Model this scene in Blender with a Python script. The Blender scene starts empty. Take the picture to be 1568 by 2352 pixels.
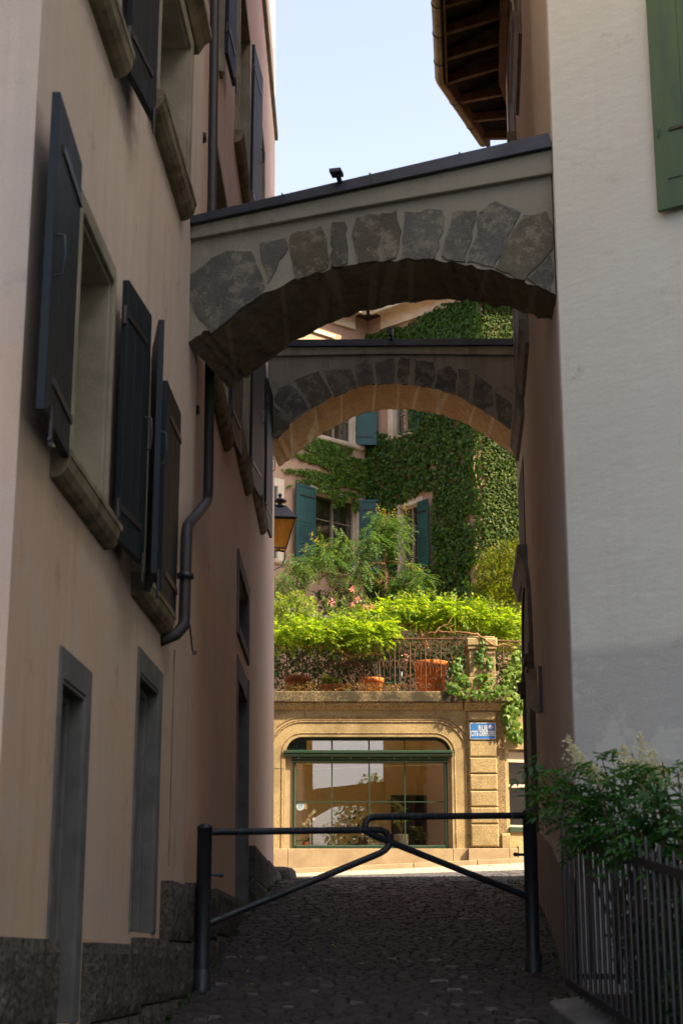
import bpy, math, random
import numpy as np
from mathutils import Vector
random.seed(7); rng = np.random.default_rng(7)
R = math.radians
SC = bpy.context.scene
COL = SC.collection
# ---------------------------------------------------------------- camera, sky, sun
PITCH = R(15.3); FPX = 3745.0
cam = bpy.data.cameras.new('camera'); camo = bpy.data.objects.new('camera', cam); COL.objects.link(camo)
camo.location = (0, 0, 0); camo.rotation_euler = (R(90) + PITCH, 0, 0)
cam.sensor_fit = 'VERTICAL'; cam.sensor_height = 36; cam.lens = FPX / 2352 * 36
cam.clip_start = 0.1; cam.clip_end = 20000
cam.dof.use_dof = True; cam.dof.focus_distance = 32; cam.dof.aperture_fstop = 5.0
SC.camera = camo
SUN_DIR = Vector((0.885, -0.465, 0.0)).normalized(); SUN_EL = R(44)
SD = Vector((SUN_DIR.x * math.cos(SUN_EL), SUN_DIR.y * math.cos(SUN_EL), math.sin(SUN_EL)))
w = bpy.data.worlds.new('World'); SC.world = w; w.use_nodes = True
nt = w.node_tree
for n in list(nt.nodes): nt.nodes.remove(n)
sky = nt.nodes.new('ShaderNodeTexSky'); sky.sky_type = 'NISHITA'; sky.sun_disc = False
sky.sun_elevation = SUN_EL; sky.sun_rotation = math.atan2(SUN_DIR.x, SUN_DIR.y)
sky.air_density = 1.0; sky.dust_density = 4.0; sky.ozone_density = 1.0; sky.altitude = 400
bg = nt.nodes.new('ShaderNodeBackground'); bg.inputs['Strength'].default_value = 0.15
wo = nt.nodes.new('ShaderNodeOutputWorld')
hs_ = nt.nodes.new('ShaderNodeHueSaturation'); hs_.inputs['Saturation'].default_value = .66; hs_.inputs['Value'].default_value = .88
nt.links.new(sky.outputs[0], hs_.inputs['Color']); tn_ = nt.nodes.new('ShaderNodeMixRGB'); tn_.blend_type = 'MULTIPLY'; tn_.inputs[0].default_value = 1; tn_.inputs[2].default_value = (1.0, .95, .985, 1)
nt.links.new(hs_.outputs[0], tn_.inputs[1]); nt.links.new(tn_.outputs[0], bg.inputs[0]); nt.links.new(bg.outputs[0], wo.inputs[0])
sl = bpy.data.lights.new('sun', 'SUN'); sl.energy = 4.4; sl.angle = R(0.5); sl.color = (1.0, 0.82, 0.58)
slo = bpy.data.objects.new('sun', sl); COL.objects.link(slo)
slo.rotation_euler = SD.to_track_quat('Z', 'Y').to_euler(); slo.location = SD * 60
SC.view_settings.view_transform = 'Standard'; SC.view_settings.look = 'None'
SC.view_settings.gamma = 1; SC.view_settings.exposure = 1.8
SC.render.engine = 'CYCLES'
SC.cycles.max_bounces = 8; SC.cycles.transparent_max_bounces = 24; SC.cycles.diffuse_bounces = 5

# ---------------------------------------------------------------- geometry helpers
CS, SN = math.cos(PITCH), math.sin(PITCH)
def ray(px, py):
    cx = (px - 784) / FPX; cy = (1176 - py) / FPX
    return Vector((cx, CS - cy * SN, SN + cy * CS))
def PY(px, py, Y):
    r = ray(px, py); return r * (Y / r.y)
def c3(x, y): return (x * .2197 + 631.6, y * .2197 + 1320.5)     # notes taken from enlarged parts of the photo
def c4(x, y): return (x * .2014 + 918.6, y * .2014 + 1320.5)
def c6(x, y): return (x * .5859 + 401.9, y * .5859 + 401.9)
def c7(x, y): return (x * .2197 + 602.9, y * .2197 + 1062.2)
class Frame:
    """vertical plane: u along it, v out of it, z up"""
    def __init__(s, a, b, k=0.0, z0=0.0, flip=False):
        s.a = Vector((a[0], a[1])); b = Vector((b[0], b[1])); s.L = (b - s.a).length
        s.d = (b - s.a).normalized(); s.n = Vector((s.d.y, -s.d.x))
        if flip: s.n = -s.n
        s.k = k; s.z0 = z0
    def pt(s, u, v, z):
        p = s.a + s.d * u + s.n * (v - s.k * (z - s.z0)); return Vector((p.x, p.y, z))
    def pix(s, px, py, v=0.0):
        r = ray(px, py); rn = r.x * s.n.x + r.y * s.n.y
        t = (s.a.dot(s.n) + v + s.k * s.z0) / (rn + s.k * r.z)
        p = r * t
        return ((Vector((p.x, p.y)) - s.a).dot(s.d), p.z)
    def uY(s, Y): return (Y - s.a.y) / s.d.y
    def sub(s, u, v, ang, z=0.0):
        """frame hinged at (u,v) whose direction turns outward by ang from +d"""
        p = s.pt(u, v, z if z else s.z0)
        d = s.d * math.cos(ang) + s.n * math.sin(ang)
        f = Frame((p.x, p.y), (p.x + d.x, p.y + d.y))
        n = -s.d * math.sin(ang) + s.n * math.cos(ang); f.n = n
        return f
ORI = {}
class MB:
    def __init__(s): s.v = []; s.f = []; s.sm = []
    def add(s, vs, fs, smooth=False):
        b = len(s.v); s.v.extend([tuple(p) for p in vs])
        for f in fs: s.f.append([i + b for i in f]); s.sm.append(smooth)
    def hexa(s, p):
        s.add(p, [(0,3,2,1),(4,5,6,7),(0,1,5,4),(1,2,6,5),(2,3,7,6),(3,0,4,7)])
    def box(s, fr, u0, u1, v0, v1, z0, z1):
        P = fr.pt
        s.hexa([P(u0,v0,z0),P(u1,v0,z0),P(u1,v1,z0),P(u0,v1,z0),P(u0,v0,z1),P(u1,v0,z1),P(u1,v1,z1),P(u0,v1,z1)])
    def cube(s, x0, x1, y0, y1, z0, z1):
        s.hexa([(x0,y0,z0),(x1,y0,z0),(x1,y1,z0),(x0,y1,z0),(x0,y0,z1),(x1,y0,z1),(x1,y1,z1),(x0,y1,z1)])
    def cbox(s, fr, u0, u1, v0, v1, z0, z1, c=.01):
        """box whose front (v1) edges are chamfered"""
        P = fr.pt
        a = [P(u0,v0,z0),P(u1,v0,z0),P(u1,v0,z1),P(u0,v0,z1)]
        b = [P(u0,v1-c,z0),P(u1,v1-c,z0),P(u1,v1-c,z1),P(u0,v1-c,z1)]
        d = [P(u0+c,v1,z0+c),P(u1-c,v1,z0+c),P(u1-c,v1,z1-c),P(u0+c,v1,z1-c)]
        fs = [(0,1,2,3),(8,9,10,11)]
        for i in range(4):
            j = (i+1) % 4
            fs += [(i,j,j+4,i+4),(i+4,j+4,j+8,i+8)]
        s.add(a+b+d, fs)
    def prism(s, fr, poly, v0, v1):
        n = len(poly)
        vs = [fr.pt(u, v0, z) for u, z in poly] + [fr.pt(u, v1, z) for u, z in poly]
        s.add(vs, [tuple(range(n))[::-1], tuple(range(n, 2*n))] + [(i, (i+1) % n, (i+1) % n + n, i + n) for i in range(n)])
    def loft(s, bot, top):
        n = len(bot)
        s.add(list(bot) + list(top), [tuple(range(n))[::-1], tuple(range(n, 2*n))] + [(i, (i+1) % n, (i+1) % n + n, i + n) for i in range(n)])
    def tube(s, pts, r, seg=8, closed=False):
        pts = [Vector(p) for p in pts]; n = len(pts)
        if not hasattr(r, '__len__'): r = [r] * n
        vs = []; up = None
        for i, p in enumerate(pts):
            if closed: t = pts[(i+1) % n] - pts[i-1]
            else: t = pts[min(i+1, n-1)] - pts[max(i-1, 0)]
            t.normalize()
            if up is None:
                up = Vector((0,0,1)) if abs(t.z) < .9 else Vector((0,1,0))
            x = t.cross(up)
            if x.length < 1e-4: x = t.cross(Vector((1,0,0)))
            x.normalize(); up = x.cross(t).normalized()
            for k in range(seg):
                a = 2*math.pi*k/seg
                vs.append(p + (x*math.cos(a) + up*math.sin(a)) * r[i])
        fs = []
        m = n if closed else n-1
        for i in range(m):
            for k in range(seg):
                a = i*seg+k; b = i*seg+(k+1) % seg; j = (i+1) % n
                fs.append((a, b, j*seg+(k+1) % seg, j*seg+k))
        s.add(vs, fs, True)
        if not closed:
            s.add(vs[:seg], [tuple(range(seg))[::-1]]); s.add(vs[-seg:], [tuple(range(seg))])
    def lathe(s, c, prof, seg=24, smooth=True, rot=0.0):
        c = Vector(c); vs = []; n = len(prof)
        for r, z in prof:
            for k in range(seg):
                a = rot + 2*math.pi*k/seg
                vs.append(c + Vector((r*math.cos(a), r*math.sin(a), z)))
        fs = [(i*seg+k, i*seg+(k+1) % seg, (i+1)*seg+(k+1) % seg, (i+1)*seg+k) for i in range(n-1) for k in range(seg)]
        s.add(vs, fs, smooth)
        s.add(vs[:seg], [tuple(range(seg))[::-1]]); s.add(vs[-seg:], [tuple(range(seg))])
    def ball(s, c, r, seg=8, rings=5, sq=1.0):
        s.lathe(c, [(max(r*math.sin(math.pi*i/rings), .0005), -r*sq*math.cos(math.pi*i/rings)) for i in range(rings+1)], seg)
    def sheet(s, fr, u0, u1, z0, z1, holes=(), v=0.0, us=(), zs=()):
        """front sheet with rectangular holes (a,b,c,d,depth) and their reveals"""
        U = sorted(set([u0, u1] + [x for h in holes for x in h[:2] if u0 < x < u1] + [x for x in us if u0 < x < u1]))
        Z = sorted(set([z0, z1] + [x for h in holes for x in h[2:4] if z0 < x < z1] + [x for x in zs if z0 < x < z1]))
        for i in range(len(U)-1):
            for j in range(len(Z)-1):
                cu = (U[i]+U[i+1])/2; cz = (Z[j]+Z[j+1])/2
                if any(h[0] < cu < h[1] and h[2] < cz < h[3] for h in holes): continue
                P = fr.pt
                s.add([P(U[i],v,Z[j]),P(U[i+1],v,Z[j]),P(U[i+1],v,Z[j+1]),P(U[i],v,Z[j+1])], [(0,1,2,3)])
        for a, b, c, d, dp in holes:
            P = fr.pt; q = v - dp
            s.add([P(a,v,c),P(b,v,c),P(b,v,d),P(a,v,d),P(a,q,c),P(b,q,c),P(b,q,d),P(a,q,d)],
                  [(0,1,5,4),(1,2,6,5),(2,3,7,6),(3,0,4,7),(4,5,6,7)])
    def build(s, name, mat, parent=None, bevel=0.0, smooth=None):
        o = ORI.get(parent.name, Vector((0,0,0))) if parent else Vector((0,0,0))
        me = bpy.data.meshes.new(name)
        vs = [(p[0]-o.x, p[1]-o.y, p[2]-o.z) for p in s.v]
        me.from_pydata(vs, [], s.f); me.update()
        me.polygons.foreach_set('use_smooth', [bool(x) if smooth is None else smooth for x in s.sm])
        me.materials.append(mat)
        ob = bpy.data.objects.new(name, me); COL.objects.link(ob)
        if parent: ob.parent = parent
        ORI[ob.name] = o
        if bevel:
            m = ob.modifiers.new('bevel', 'BEVEL'); m.width = bevel; m.segments = 2; m.limit_method = 'ANGLE'; m.angle_limit = R(40)
        return ob
def tag(o, label, cat, group=None):
    o['label'] = label; o['category'] = cat
    if group: o['group'] = group
    return o
def empty(name, loc, label, cat, group=None):
    o = bpy.data.objects.new(name, None); COL.objects.link(o); o.location = loc; o.empty_display_size = .2
    ORI[o.name] = Vector(loc); return tag(o, label, cat, group)
def struct(o): o['kind'] = 'structure'; return o

# ---------------------------------------------------------------- materials
class NT:
    def __init__(s, name):
        s.m = bpy.data.materials.new(name); s.m.use_nodes = True; s.t = s.m.node_tree
        for n in list(s.t.nodes): s.t.nodes.remove(n)
        s.out = s.t.nodes.new('ShaderNodeOutputMaterial')
    def n(s, typ, **kw):
        x = s.t.nodes.new('ShaderNode' + typ)
        for k, v in kw.items():
            if k in x.inputs.keys(): x.inputs[k].default_value = v
            else: setattr(x, k, v)
        return x
    def l(s, a, b): s.t.links.new(a, b)
    def pos(s, sc=(1,1,1)):
        g = s.n('NewGeometry'); m = s.n('Mapping'); m.inputs['Scale'].default_value = sc
        s.l(g.outputs['Position'], m.inputs['Vector']); return m.outputs[0]
    def noise(s, vec, scale, detail=4, rough=.6):
        x = s.n('TexNoise'); x.inputs['Scale'].default_value = scale; x.inputs['Detail'].default_value = detail
        x.inputs['Roughness'].default_value = rough
        if vec is not None: s.l(vec, x.inputs['Vector'])
        return x.outputs['Fac']
    def ramp(s, fac, stops, interp='LINEAR'):
        r = s.n('ValToRGB'); r.color_ramp.interpolation = interp
        e = r.color_ramp.elements
        while len(e) < len(stops): e.new(.5)
        for i, (p, c) in enumerate(stops):
            e[i].position = p; e[i].color = (c, c, c, 1) if not hasattr(c, '__len__') else tuple(c) + (1,)
        s.l(fac, r.inputs[0]); return r.outputs[0]
    def mix(s, a, b, fac, mode='MIX'):
        x = s.n('MixRGB', blend_type=mode)
        for i, q in ((1, a), (2, b), (0, fac)):
            if hasattr(q, 'is_output'): s.l(q, x.inputs[i])
            elif i == 0: x.inputs[0].default_value = q
            else: x.inputs[i].default_value = tuple(q) + (1,)
        return x.outputs[0]
    def math(s, op, a, b=0.0):
        x = s.n('Math', operation=op)
        for i, q in ((0, a), (1, b)):
            if hasattr(q, 'is_output'): s.l(q, x.inputs[i])
            else: x.inputs[i].default_value = q
        return x.outputs[0]
    def bsdf(s, col, rough=.8, metal=0.0, bump=None, bstr=.3, bdist=.01, spec=.3, normal=None):
        b = s.n('BsdfPrincipled'); b.inputs['Metallic'].default_value = metal
        b.inputs['Specular IOR Level'].default_value = spec
        if hasattr(col, 'is_output'): s.l(col, b.inputs['Base Color'])
        else: b.inputs['Base Color'].default_value = tuple(col) + (1,)
        if hasattr(rough, 'is_output'): s.l(rough, b.inputs['Roughness'])
        else: b.inputs['Roughness'].default_value = rough
        if bump is not None:
            q = s.n('Bump'); q.inputs['Strength'].default_value = bstr; q.inputs['Distance'].default_value = bdist
            s.l(bump, q.inputs['Height']); s.l(q.outputs[0], b.inputs['Normal'])
        s.b = b; s.l(b.outputs[0], s.out.inputs[0]); return b
def simple(name, c1, c2=None, scale=4, rough=.7, metal=0, bs=30, bstr=.2, bdist=.005, spec=.3, stretch=(1,1,1)):
    t = NT(name); p = t.pos(stretch)
    c2 = c2 or tuple(x*.7 for x in c1)
    col = t.mix(c1, c2, t.ramp(t.noise(p, scale), [(.35, 0), (.65, 1)]))
    t.bsdf(col, rough, metal, t.noise(p, bs), bstr, bdist, spec); return t.m
def plaster(name, up, low=None, zline=None, streak=.35, tint=(.30,.20,.13), fine=220, strokes=False):
    """rendered wall: base colour, vertical rain streaks, blotches, fine grain"""
    t = NT(name); p = t.pos()
    base = None
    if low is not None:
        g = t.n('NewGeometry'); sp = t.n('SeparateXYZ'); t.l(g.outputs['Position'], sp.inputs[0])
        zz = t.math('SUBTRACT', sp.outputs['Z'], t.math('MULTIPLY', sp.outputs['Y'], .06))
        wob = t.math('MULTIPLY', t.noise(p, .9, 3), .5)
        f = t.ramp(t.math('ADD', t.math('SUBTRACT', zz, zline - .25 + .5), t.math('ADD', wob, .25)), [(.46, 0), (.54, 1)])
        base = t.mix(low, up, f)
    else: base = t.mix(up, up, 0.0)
    vs = t.pos((4.5, 4.5, .16))
    st = t.ramp(t.noise(vs, 1.3, 9, .72), [(.46, 0), (.66, 1)])
    gate = t.ramp(t.noise(t.pos((1,1,.6)), .9, 4, .6), [(.38, .15), (.62, 1)])
    col = t.mix(base, tint, t.math('MULTIPLY', t.math('MULTIPLY', st, gate), streak))
    sp_ = t.ramp(t.noise(p, 2.4, 9, .8), [(.565, 0), (.64, 1)])
    col = t.mix(col, tuple(x*.62 for x in tint), t.math('MULTIPLY', sp_, .45))
    bl = t.ramp(t.noise(p, .8, 5, .6), [(.3, 0), (.7, 1)])
    col = t.mix(col, tuple(x*.72 for x in up), t.math('MULTIPLY', bl, .5))
    fn = t.ramp(t.noise(p, fine * .6, 3, .7), [(.3, .88), (.7, 1.06)])
    col = t.mix(col, fn, 1.0, 'MULTIPLY')
    sk = t.ramp(t.noise(t.pos((1.2, 1.2, 9)), 2.2, 6, .7), [(.35, .965), (.65, 1.02)])
    if strokes: col = t.mix(col, sk, 1.0, 'MULTIPLY')
    pt_c = t.ramp(t.noise(p, .45, 8, .72), [(.52, 0), (.535, 1)])
    col = t.mix(col, tuple(x*.86 for x in up), t.math('MULTIPLY', pt_c, .55))
    big = t.noise(t.pos((2,2,5)) if strokes else p, 3 if strokes else 6, 6, .65)
    h = t.math('ADD', t.math('MULTIPLY', t.noise(p, fine, 3, .7), .35), big)
    t.bsdf(col, .92, 0, h, .35, .012, .15); return t.m
def granite(name, c1, c2, c3_, sc=70, dark=.5, moss=None, bstr=.5):
    t = NT(name); p = t.pos()
    sp = t.ramp(t.noise(p, sc, 3, .75), [(.36, c3_), (.48, c2), (.6, c1)])
    bl = t.ramp(t.noise(p, 1.7, 6, .65), [(.4, 0), (.72, 1)])
    col = t.mix(sp, tuple(x*.45 for x in c2), t.math('MULTIPLY', bl, dark))
    if moss:
        ms = t.ramp(t.noise(p, 2.6, 8, .75), [(.42, 0), (.56, 1)])
        col = t.mix(col, moss, t.math('MULTIPLY', ms, .85))
    t.bsdf(col, .85, 0, t.math('ADD', t.noise(p, sc*.8, 3, .7), t.noise(p, 9, 5)), bstr, .008, .25); return t.m
def leaf(name, a, b, c=None, trans=.45, tcol=None, rough=.45):
    t = NT(name); g = t.n('NewGeometry')
    stops = [(0, a), (.6, b)] + ([(1, c)] if c else [])
    col = t.ramp(g.outputs['Random Per Island'], stops)
    bs = t.bsdf(col, rough, 0, None, spec=.22)
    tr = t.n('BsdfTranslucent'); mx = t.n('MixShader'); mx.inputs[0].default_value = trans
    tc = t.mix(col, tcol or (1.0, 1.0, .35), 1.0, 'MULTIPLY')
    tc2 = t.mix(tc, (2.2, 2.2, 1.6), 1.0, 'MULTIPLY')
    t.l(tc2, tr.inputs[0]); t.l(bs.outputs[0], mx.inputs[1]); t.l(tr.outputs[0], mx.inputs[2])
    t.l(mx.outputs[0], t.out.inputs[0]); return t.m
def glass(name, refl=.35, rough=.005, tint=(.9,.92,.9)):
    t = NT(name); tr = t.n('BsdfTransparent'); tr.inputs[0].default_value = tuple(tint) + (1,)
    gl = t.n('BsdfGlossy'); gl.inputs['Roughness'].default_value = rough; gl.inputs[0].default_value = (1,1,1,1)
    fr = t.n('LayerWeight'); fr.inputs[0].default_value = .25
    f = t.math('ADD', t.math('MULTIPLY', fr.outputs['Fresnel'], .6), refl)
    q = t.n('Bump'); q.inputs['Strength'].default_value = .02; q.inputs['Distance'].default_value = .01
    t.l(t.noise(t.pos(), 1.2, 1), q.inputs['Height']); t.l(q.outputs[0], gl.inputs['Normal'])
    mx = t.n('MixShader'); t.l(f, mx.inputs[0]); t.l(tr.outputs[0], mx.inputs[1]); t.l(gl.outputs[0], mx.inputs[2])
    t.l(mx.outputs[0], t.out.inputs[0]); return t.m
M = {}
M['pink'] = plaster('pink_render', (.60,.492,.395), (.62,.455,.315), 2.0, .55, (.33,.26,.19))
M['pinkB'] = plaster('pink_render_bounce_tinted', (.66,.50,.385), (.68,.47,.31), 2.0, .3, (.42,.29,.17))  # lighter, warmer pink copy: bounced light on the far wall put into colour
M['pinkR'] = plaster('mauve_render', (.82,.73,.65), (.74,.69,.63), 2.6, .45, (.60,.45,.32))
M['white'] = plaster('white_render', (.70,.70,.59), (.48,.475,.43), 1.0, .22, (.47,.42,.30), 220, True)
M['stone'] = simple('sandstone_trim', (.27,.245,.17), (.17,.15,.10), 3, .85, 0, 60, .4, .006)
M['stoneD'] = simple('sandstone_sill', (.23,.19,.115), (.09,.075,.042), 5, .9, 0, 50, .5, .008)
M['stoneG'] = simple('grey_limestone', (.145,.145,.13), (.09,.09,.082), 4, .85, 0, 60, .35, .005)
M['shut'] = simple('dark_teal_paint', (.007,.015,.018), (.005,.010,.012), 3, .55, 0, 14, .35, .004, .25, (3,3,.6))
M['shutG'] = simple('sage_green_paint', (.065,.12,.045), (.04,.09,.05), 2.5, .55, 0, 12, .3, .004, .4, (3,3,.6))
M['shutF'] = simple('teal_paint', (.012,.075,.068), (.010,.052,.048), 2, .5, 0, 20, .2, .003, .4)
M['iron'] = simple('black_iron', (.03,.03,.034), (.04,.033,.028), 14, .42, .4, 60, .3, .003, .5)
M['zinc'] = simple('painted_zinc', (.055,.06,.072), (.035,.038,.045), 3, .5, .4, 20, .2, .004)
M['gutter'] = simple('bronze_gutter', (.16,.12,.065), (.09,.07,.04), 5, .45, .6, 20, .2, .003)
M['pipe'] = simple('brown_pipe', (.014,.013,.013), (.020,.017,.015), 5, .62, .0, 20, .15, .003, .5)
M['wood'] = simple('rafter_timber', (.15,.075,.036), (.08,.04,.02), 6, .75, 0, 30, .4, .006, .2, (1,1,1))
M['woodD'] = simple('roof_boards', (.028,.015,.009), (.015,.009,.006), 5, .9)
M['pane'] = glass('window_glass', .10, .01, (.55,.58,.55))
M['shopglass'] = glass('shop_glass', .09, .003, (.96,.96,.92))
M['pane2'] = glass('clear_glass', .05, .01, (.95,.95,.93))
M['dark'] = simple('dark_interior', (.022,.021,.02), (.013,.013,.012), 2, .8)
M['granP'] = granite('plinth_granite', (.13,.115,.09), (.065,.058,.046), (.025,.022,.018), 45, .7, None, .9)
M['granF'] = granite('golden_granite', (.46,.35,.172), (.35,.26,.122), (.16,.11,.052), 50, .9, None, .6)
M['granL'] = granite('lichen_granite', (.26,.195,.095), (.13,.095,.048), (.05,.04,.02), 34, .5, (.026,.023,.013), .8)
M['lime'] = simple('cream_limestone', (.36,.275,.165), (.27,.20,.115), 3, .8, 0, 20, .4, .008)
M['archP'] = plaster('arch_render', (.26,.245,.185), None, None, .8, (.10,.088,.055), 90)
M['archS'] = None
M['cobble'] = None
M['green'] = simple('bottle_green_paint', (.009,.036,.020), (.022,.038,.016), 7, .5, 0, 30, .2, .003, .4)
M['terra'] = simple('terracotta', (.74,.20,.035), (.60,.15,.03), 5, .75, 0, 40, .3, .003)
M['terraD'] = simple('old_terracotta', (.34,.10,.035), (.22,.065,.028), 7, .8, 0, 40, .3, .003)
M['rust'] = simple('rusted_iron', (.15,.075,.034), (.07,.036,.018), 20, .7, .3, 60, .3, .003)
def barr():
    t = NT('blue_grey_paint'); p = t.pos(); c = t.mix((.020,.026,.031), (.012,.016,.019), t.ramp(t.noise(p, 7, 5), [(.35, 0), (.65, 1)]))
    c = t.mix(c, (.15,.17,.185), t.math('MULTIPLY', t.ramp(t.noise(p, 30, 6, .75), [(.66, 0), (.70, 1)]), .8))
    c = t.mix(c, (.07,.035,.02), t.math('MULTIPLY', t.ramp(t.noise(p, 13, 6, .75), [(.66, 0), (.72, 1)]), .8))
    t.bsdf(c, t.ramp(t.noise(p, 12, 4), [(.3, .34), (.7, .62)]), .1, t.noise(p, 40, 4), .3, .004, .4); return t.m
M['barr'] = barr()
M['chip'] = simple('chipped_paint', (.23,.26,.29), (.13,.16,.18), 30, .5)
M['cream'] = simple('cream_paint', (.62,.55,.42), (.48,.40,.28), 2, .75, 0, 30, .15, .003)
M['farwall'] = plaster('salmon_render', (.40,.27,.18), None, None, .25, (.26,.17,.11), 30)
M['bark'] = simple('bark', (.17,.10,.055), (.075,.045,.028), 18, .95, 0, 30, .9, .02, .1, (1,1,.3))
M['vine'] = simple('vine_bark', (.34,.19,.085), (.16,.09,.04), 14, .9, 0, 40, .8, .01, .1)
M['soil'] = simple('soil', (.035,.024,.016), (.02,.014,.01), 20, .95)
M['wis'] = leaf('wisteria_leaf', (.07,.15,.015), (.16,.24,.018), (.33,.36,.045), .5, (1,1,.25))
M['ivy'] = leaf('ivy_leaf', (.018,.055,.008), (.04,.10,.012), (.08,.15,.02), .3)
M['ivyG'] = leaf('sunlit_ivy_leaf', (.015,.04,.005), (.045,.085,.008), (.10,.13,.012), .3, (1,1,.2), .6)
M['creep'] = leaf('creeper_leaf', (.05,.12,.02), (.085,.17,.02), (.15,.20,.02), .4)
M['tree'] = leaf('tree_leaf', (.03,.075,.015), (.055,.115,.02), (.12,.16,.03), .35)
M['yew'] = leaf('yew_leaf', (.03,.055,.006), (.08,.105,.010), (.28,.27,.025), .35)
M['ole'] = leaf('oleander_leaf', (.04,.10,.025), (.09,.16,.035), (.2,.24,.07), .4)
M['rose'] = leaf('climber_leaf', (.08,.14,.015), (.14,.2,.02), (.2,.24,.035), .45)
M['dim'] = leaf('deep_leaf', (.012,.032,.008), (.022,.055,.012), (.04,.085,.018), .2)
M['nan'] = leaf('nandina_leaf', (.02,.075,.02), (.03,.11,.022), (.06,.15,.025), .3)
M['hosta'] = leaf('hosta_leaf', (.16,.22,.03), (.25,.30,.05), (.34,.36,.10), .35)
M['ivyb'] = leaf('hanging_ivy_leaf', (.06,.12,.02), (.12,.20,.03), (.22,.28,.05), .35)
M['pinkfl'] = leaf('pink_petal', (.75,.20,.28), (.85,.36,.38), (.9,.6,.5), .3, (1,.8,.7))
M['yelfl'] = leaf('yellow_blossom', (.35,.27,.02), (.42,.36,.03), (.25,.28,.04), .3)
M['whitefl'] = leaf('cream_blossom', (.5,.47,.30), (.6,.57,.38), (.66,.62,.45), .25, (1,1,.8))
M['sedum'] = leaf('sedum_leaf', (.16,.05,.02), (.18,.11,.03), (.10,.12,.03), .3)
def wash(name, base, shade): return simple(name, base, shade, 2, .9, 0, 60, .1, .002)
M['room'] = wash('room_wall', (.84,.70,.40), (.80,.65,.36))
M['white_pl'] = simple('white_plastic', (.75,.74,.70), (.65,.64,.6), 3, .5)
M['concrete'] = simple('grey_planter', (.30,.27,.22), (.20,.18,.15), 12, .9, 0, 50, .5, .004)
M['box'] = simple('orange_card', (.58,.28,.09), (.50,.24,.08), 3, .7)
# stone colours of the arches vary stone by stone
def arch_stone():
    t = NT('arch_voussoirs'); g = t.n('NewGeometry'); p = t.pos()
    base = t.ramp(g.outputs['Random Per Island'], [(0, (.085,.088,.076)), (.35, (.12,.12,.102)), (.7, (.115,.10,.06)), (1, (.08,.082,.074))])
    wear = t.ramp(t.noise(p, 6, 9, .8), [(.50, 0), (.58, 1)])
    base = t.mix(base, (.045,.045,.035), t.math('MULTIPLY', t.ramp(t.noise(p, 2.5, 6), [(.4, 0), (.65, 1)]), .5))
    col = t.mix(base, (.22,.20,.145), t.math('MULTIPLY', wear, .75))
    col = t.mix(col, t.ramp(t.noise(p, 60, 3), [(.3, .75), (.7, 1.15)]), 1.0, 'MULTIPLY')
    t.bsdf(col, .9, 0, t.math('ADD', t.noise(p, 14, 6), t.noise(p, 90, 2)), .5, .012, .2); return t.m
M['archS'] = arch_stone()
def cobble_mat():
    t = NT('cobbles'); g = t.n('NewGeometry'); p = t.pos()
    rnd = g.outputs['Random Per Island']
    base = t.ramp(rnd, [(0, (.015,.0135,.012)), (.5, (.024,.021,.018)), (.955, (.034,.030,.025)), (.985, (.08,.075,.067)), (1, (.13,.12,.11))])
    col = t.mix(base, t.ramp(t.noise(p, 40, 4), [(.3, .65), (.7, 1.3)]), 1.0, 'MULTIPLY')
    t.bsdf(col, .72, 0, t.noise(p, 60, 4), .5, .006, .3); return t.m
M['cobble'] = cobble_mat()
M['street'] = simple('cobble_joints', (.02,.017,.014), (.014,.012,.010), 6, .95, 0, 40, .5, .01)
def paving():
    t = NT('paving'); p = t.pos()
    v = t.n('TexVoronoi', feature='DISTANCE_TO_EDGE'); v.inputs['Scale'].default_value = 7
    t.l(p, v.inputs['Vector'])
    e = t.ramp(v.outputs['Distance'], [(.02, 0), (.08, 1)])
    col = t.mix((.12,.105,.085), t.ramp(t.noise(p, 9, 5), [(.3, (.40,.34,.25)), (.7, (.50,.43,.32))]), e)
    t.bsdf(col, .85, 0, e, .5, .01, .2); return t.m
M['paving'] = paving()

# ---------------------------------------------------------------- ground
PRO = [(-60,-6.6),(-20,-3.7),(0,-1.5),(5,-.93),(9.7,-.38),(11.2,-.21),(14,.115),(18,.55),(22,.93),(24,1.08),(26,1.19),(28,1.295),(30,1.385),(31,1.455),(32,1.535),(32.5,1.57),(40,1.7)]
def gz(x, y):
    z = np.interp(y, [a for a, _ in PRO], [b for _, b in PRO])
    f = min(max((y - 29) / 3, 0), 1)
    return float(z + f * .045 * (x + 1.3) * (1 if abs(x) < 12 else 12/abs(x)))
m = MB()
xs = [-2600,-300,-60,-25,-12,-8,-5,-3,-2,-1.3,-.5,0,.5,1,1.6,2.3,3,4.5,6,9,14,25,60,300,2600]
ys = [-6000,-900,-200,-60,-40,-20,-8,0,3,5,7,8.5,9.7,11.2,12.5,14,16,18,20,22,24,25,26,27,28,29,30,31,31.5,32,32.46,33.2,36,60,400]
idx = {}
for j, y in enumerate(ys):
    for i, x in enumerate(xs):
        zz = gz(x, max(y, -60)) - .035
        m.v.append((x, y, zz if y > -60.5 else -6.6 - .035)); idx[(i, j)] = len(m.v) - 1
for j in range(len(ys)-1):
    for i in range(len(xs)-1):
        m.f.append([idx[(i,j)], idx[(i+1,j)], idx[(i+1,j+1)], idx[(i,j+1)]]); m.sm.append(True)
struct(m.build('ground', M['street']))
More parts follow.
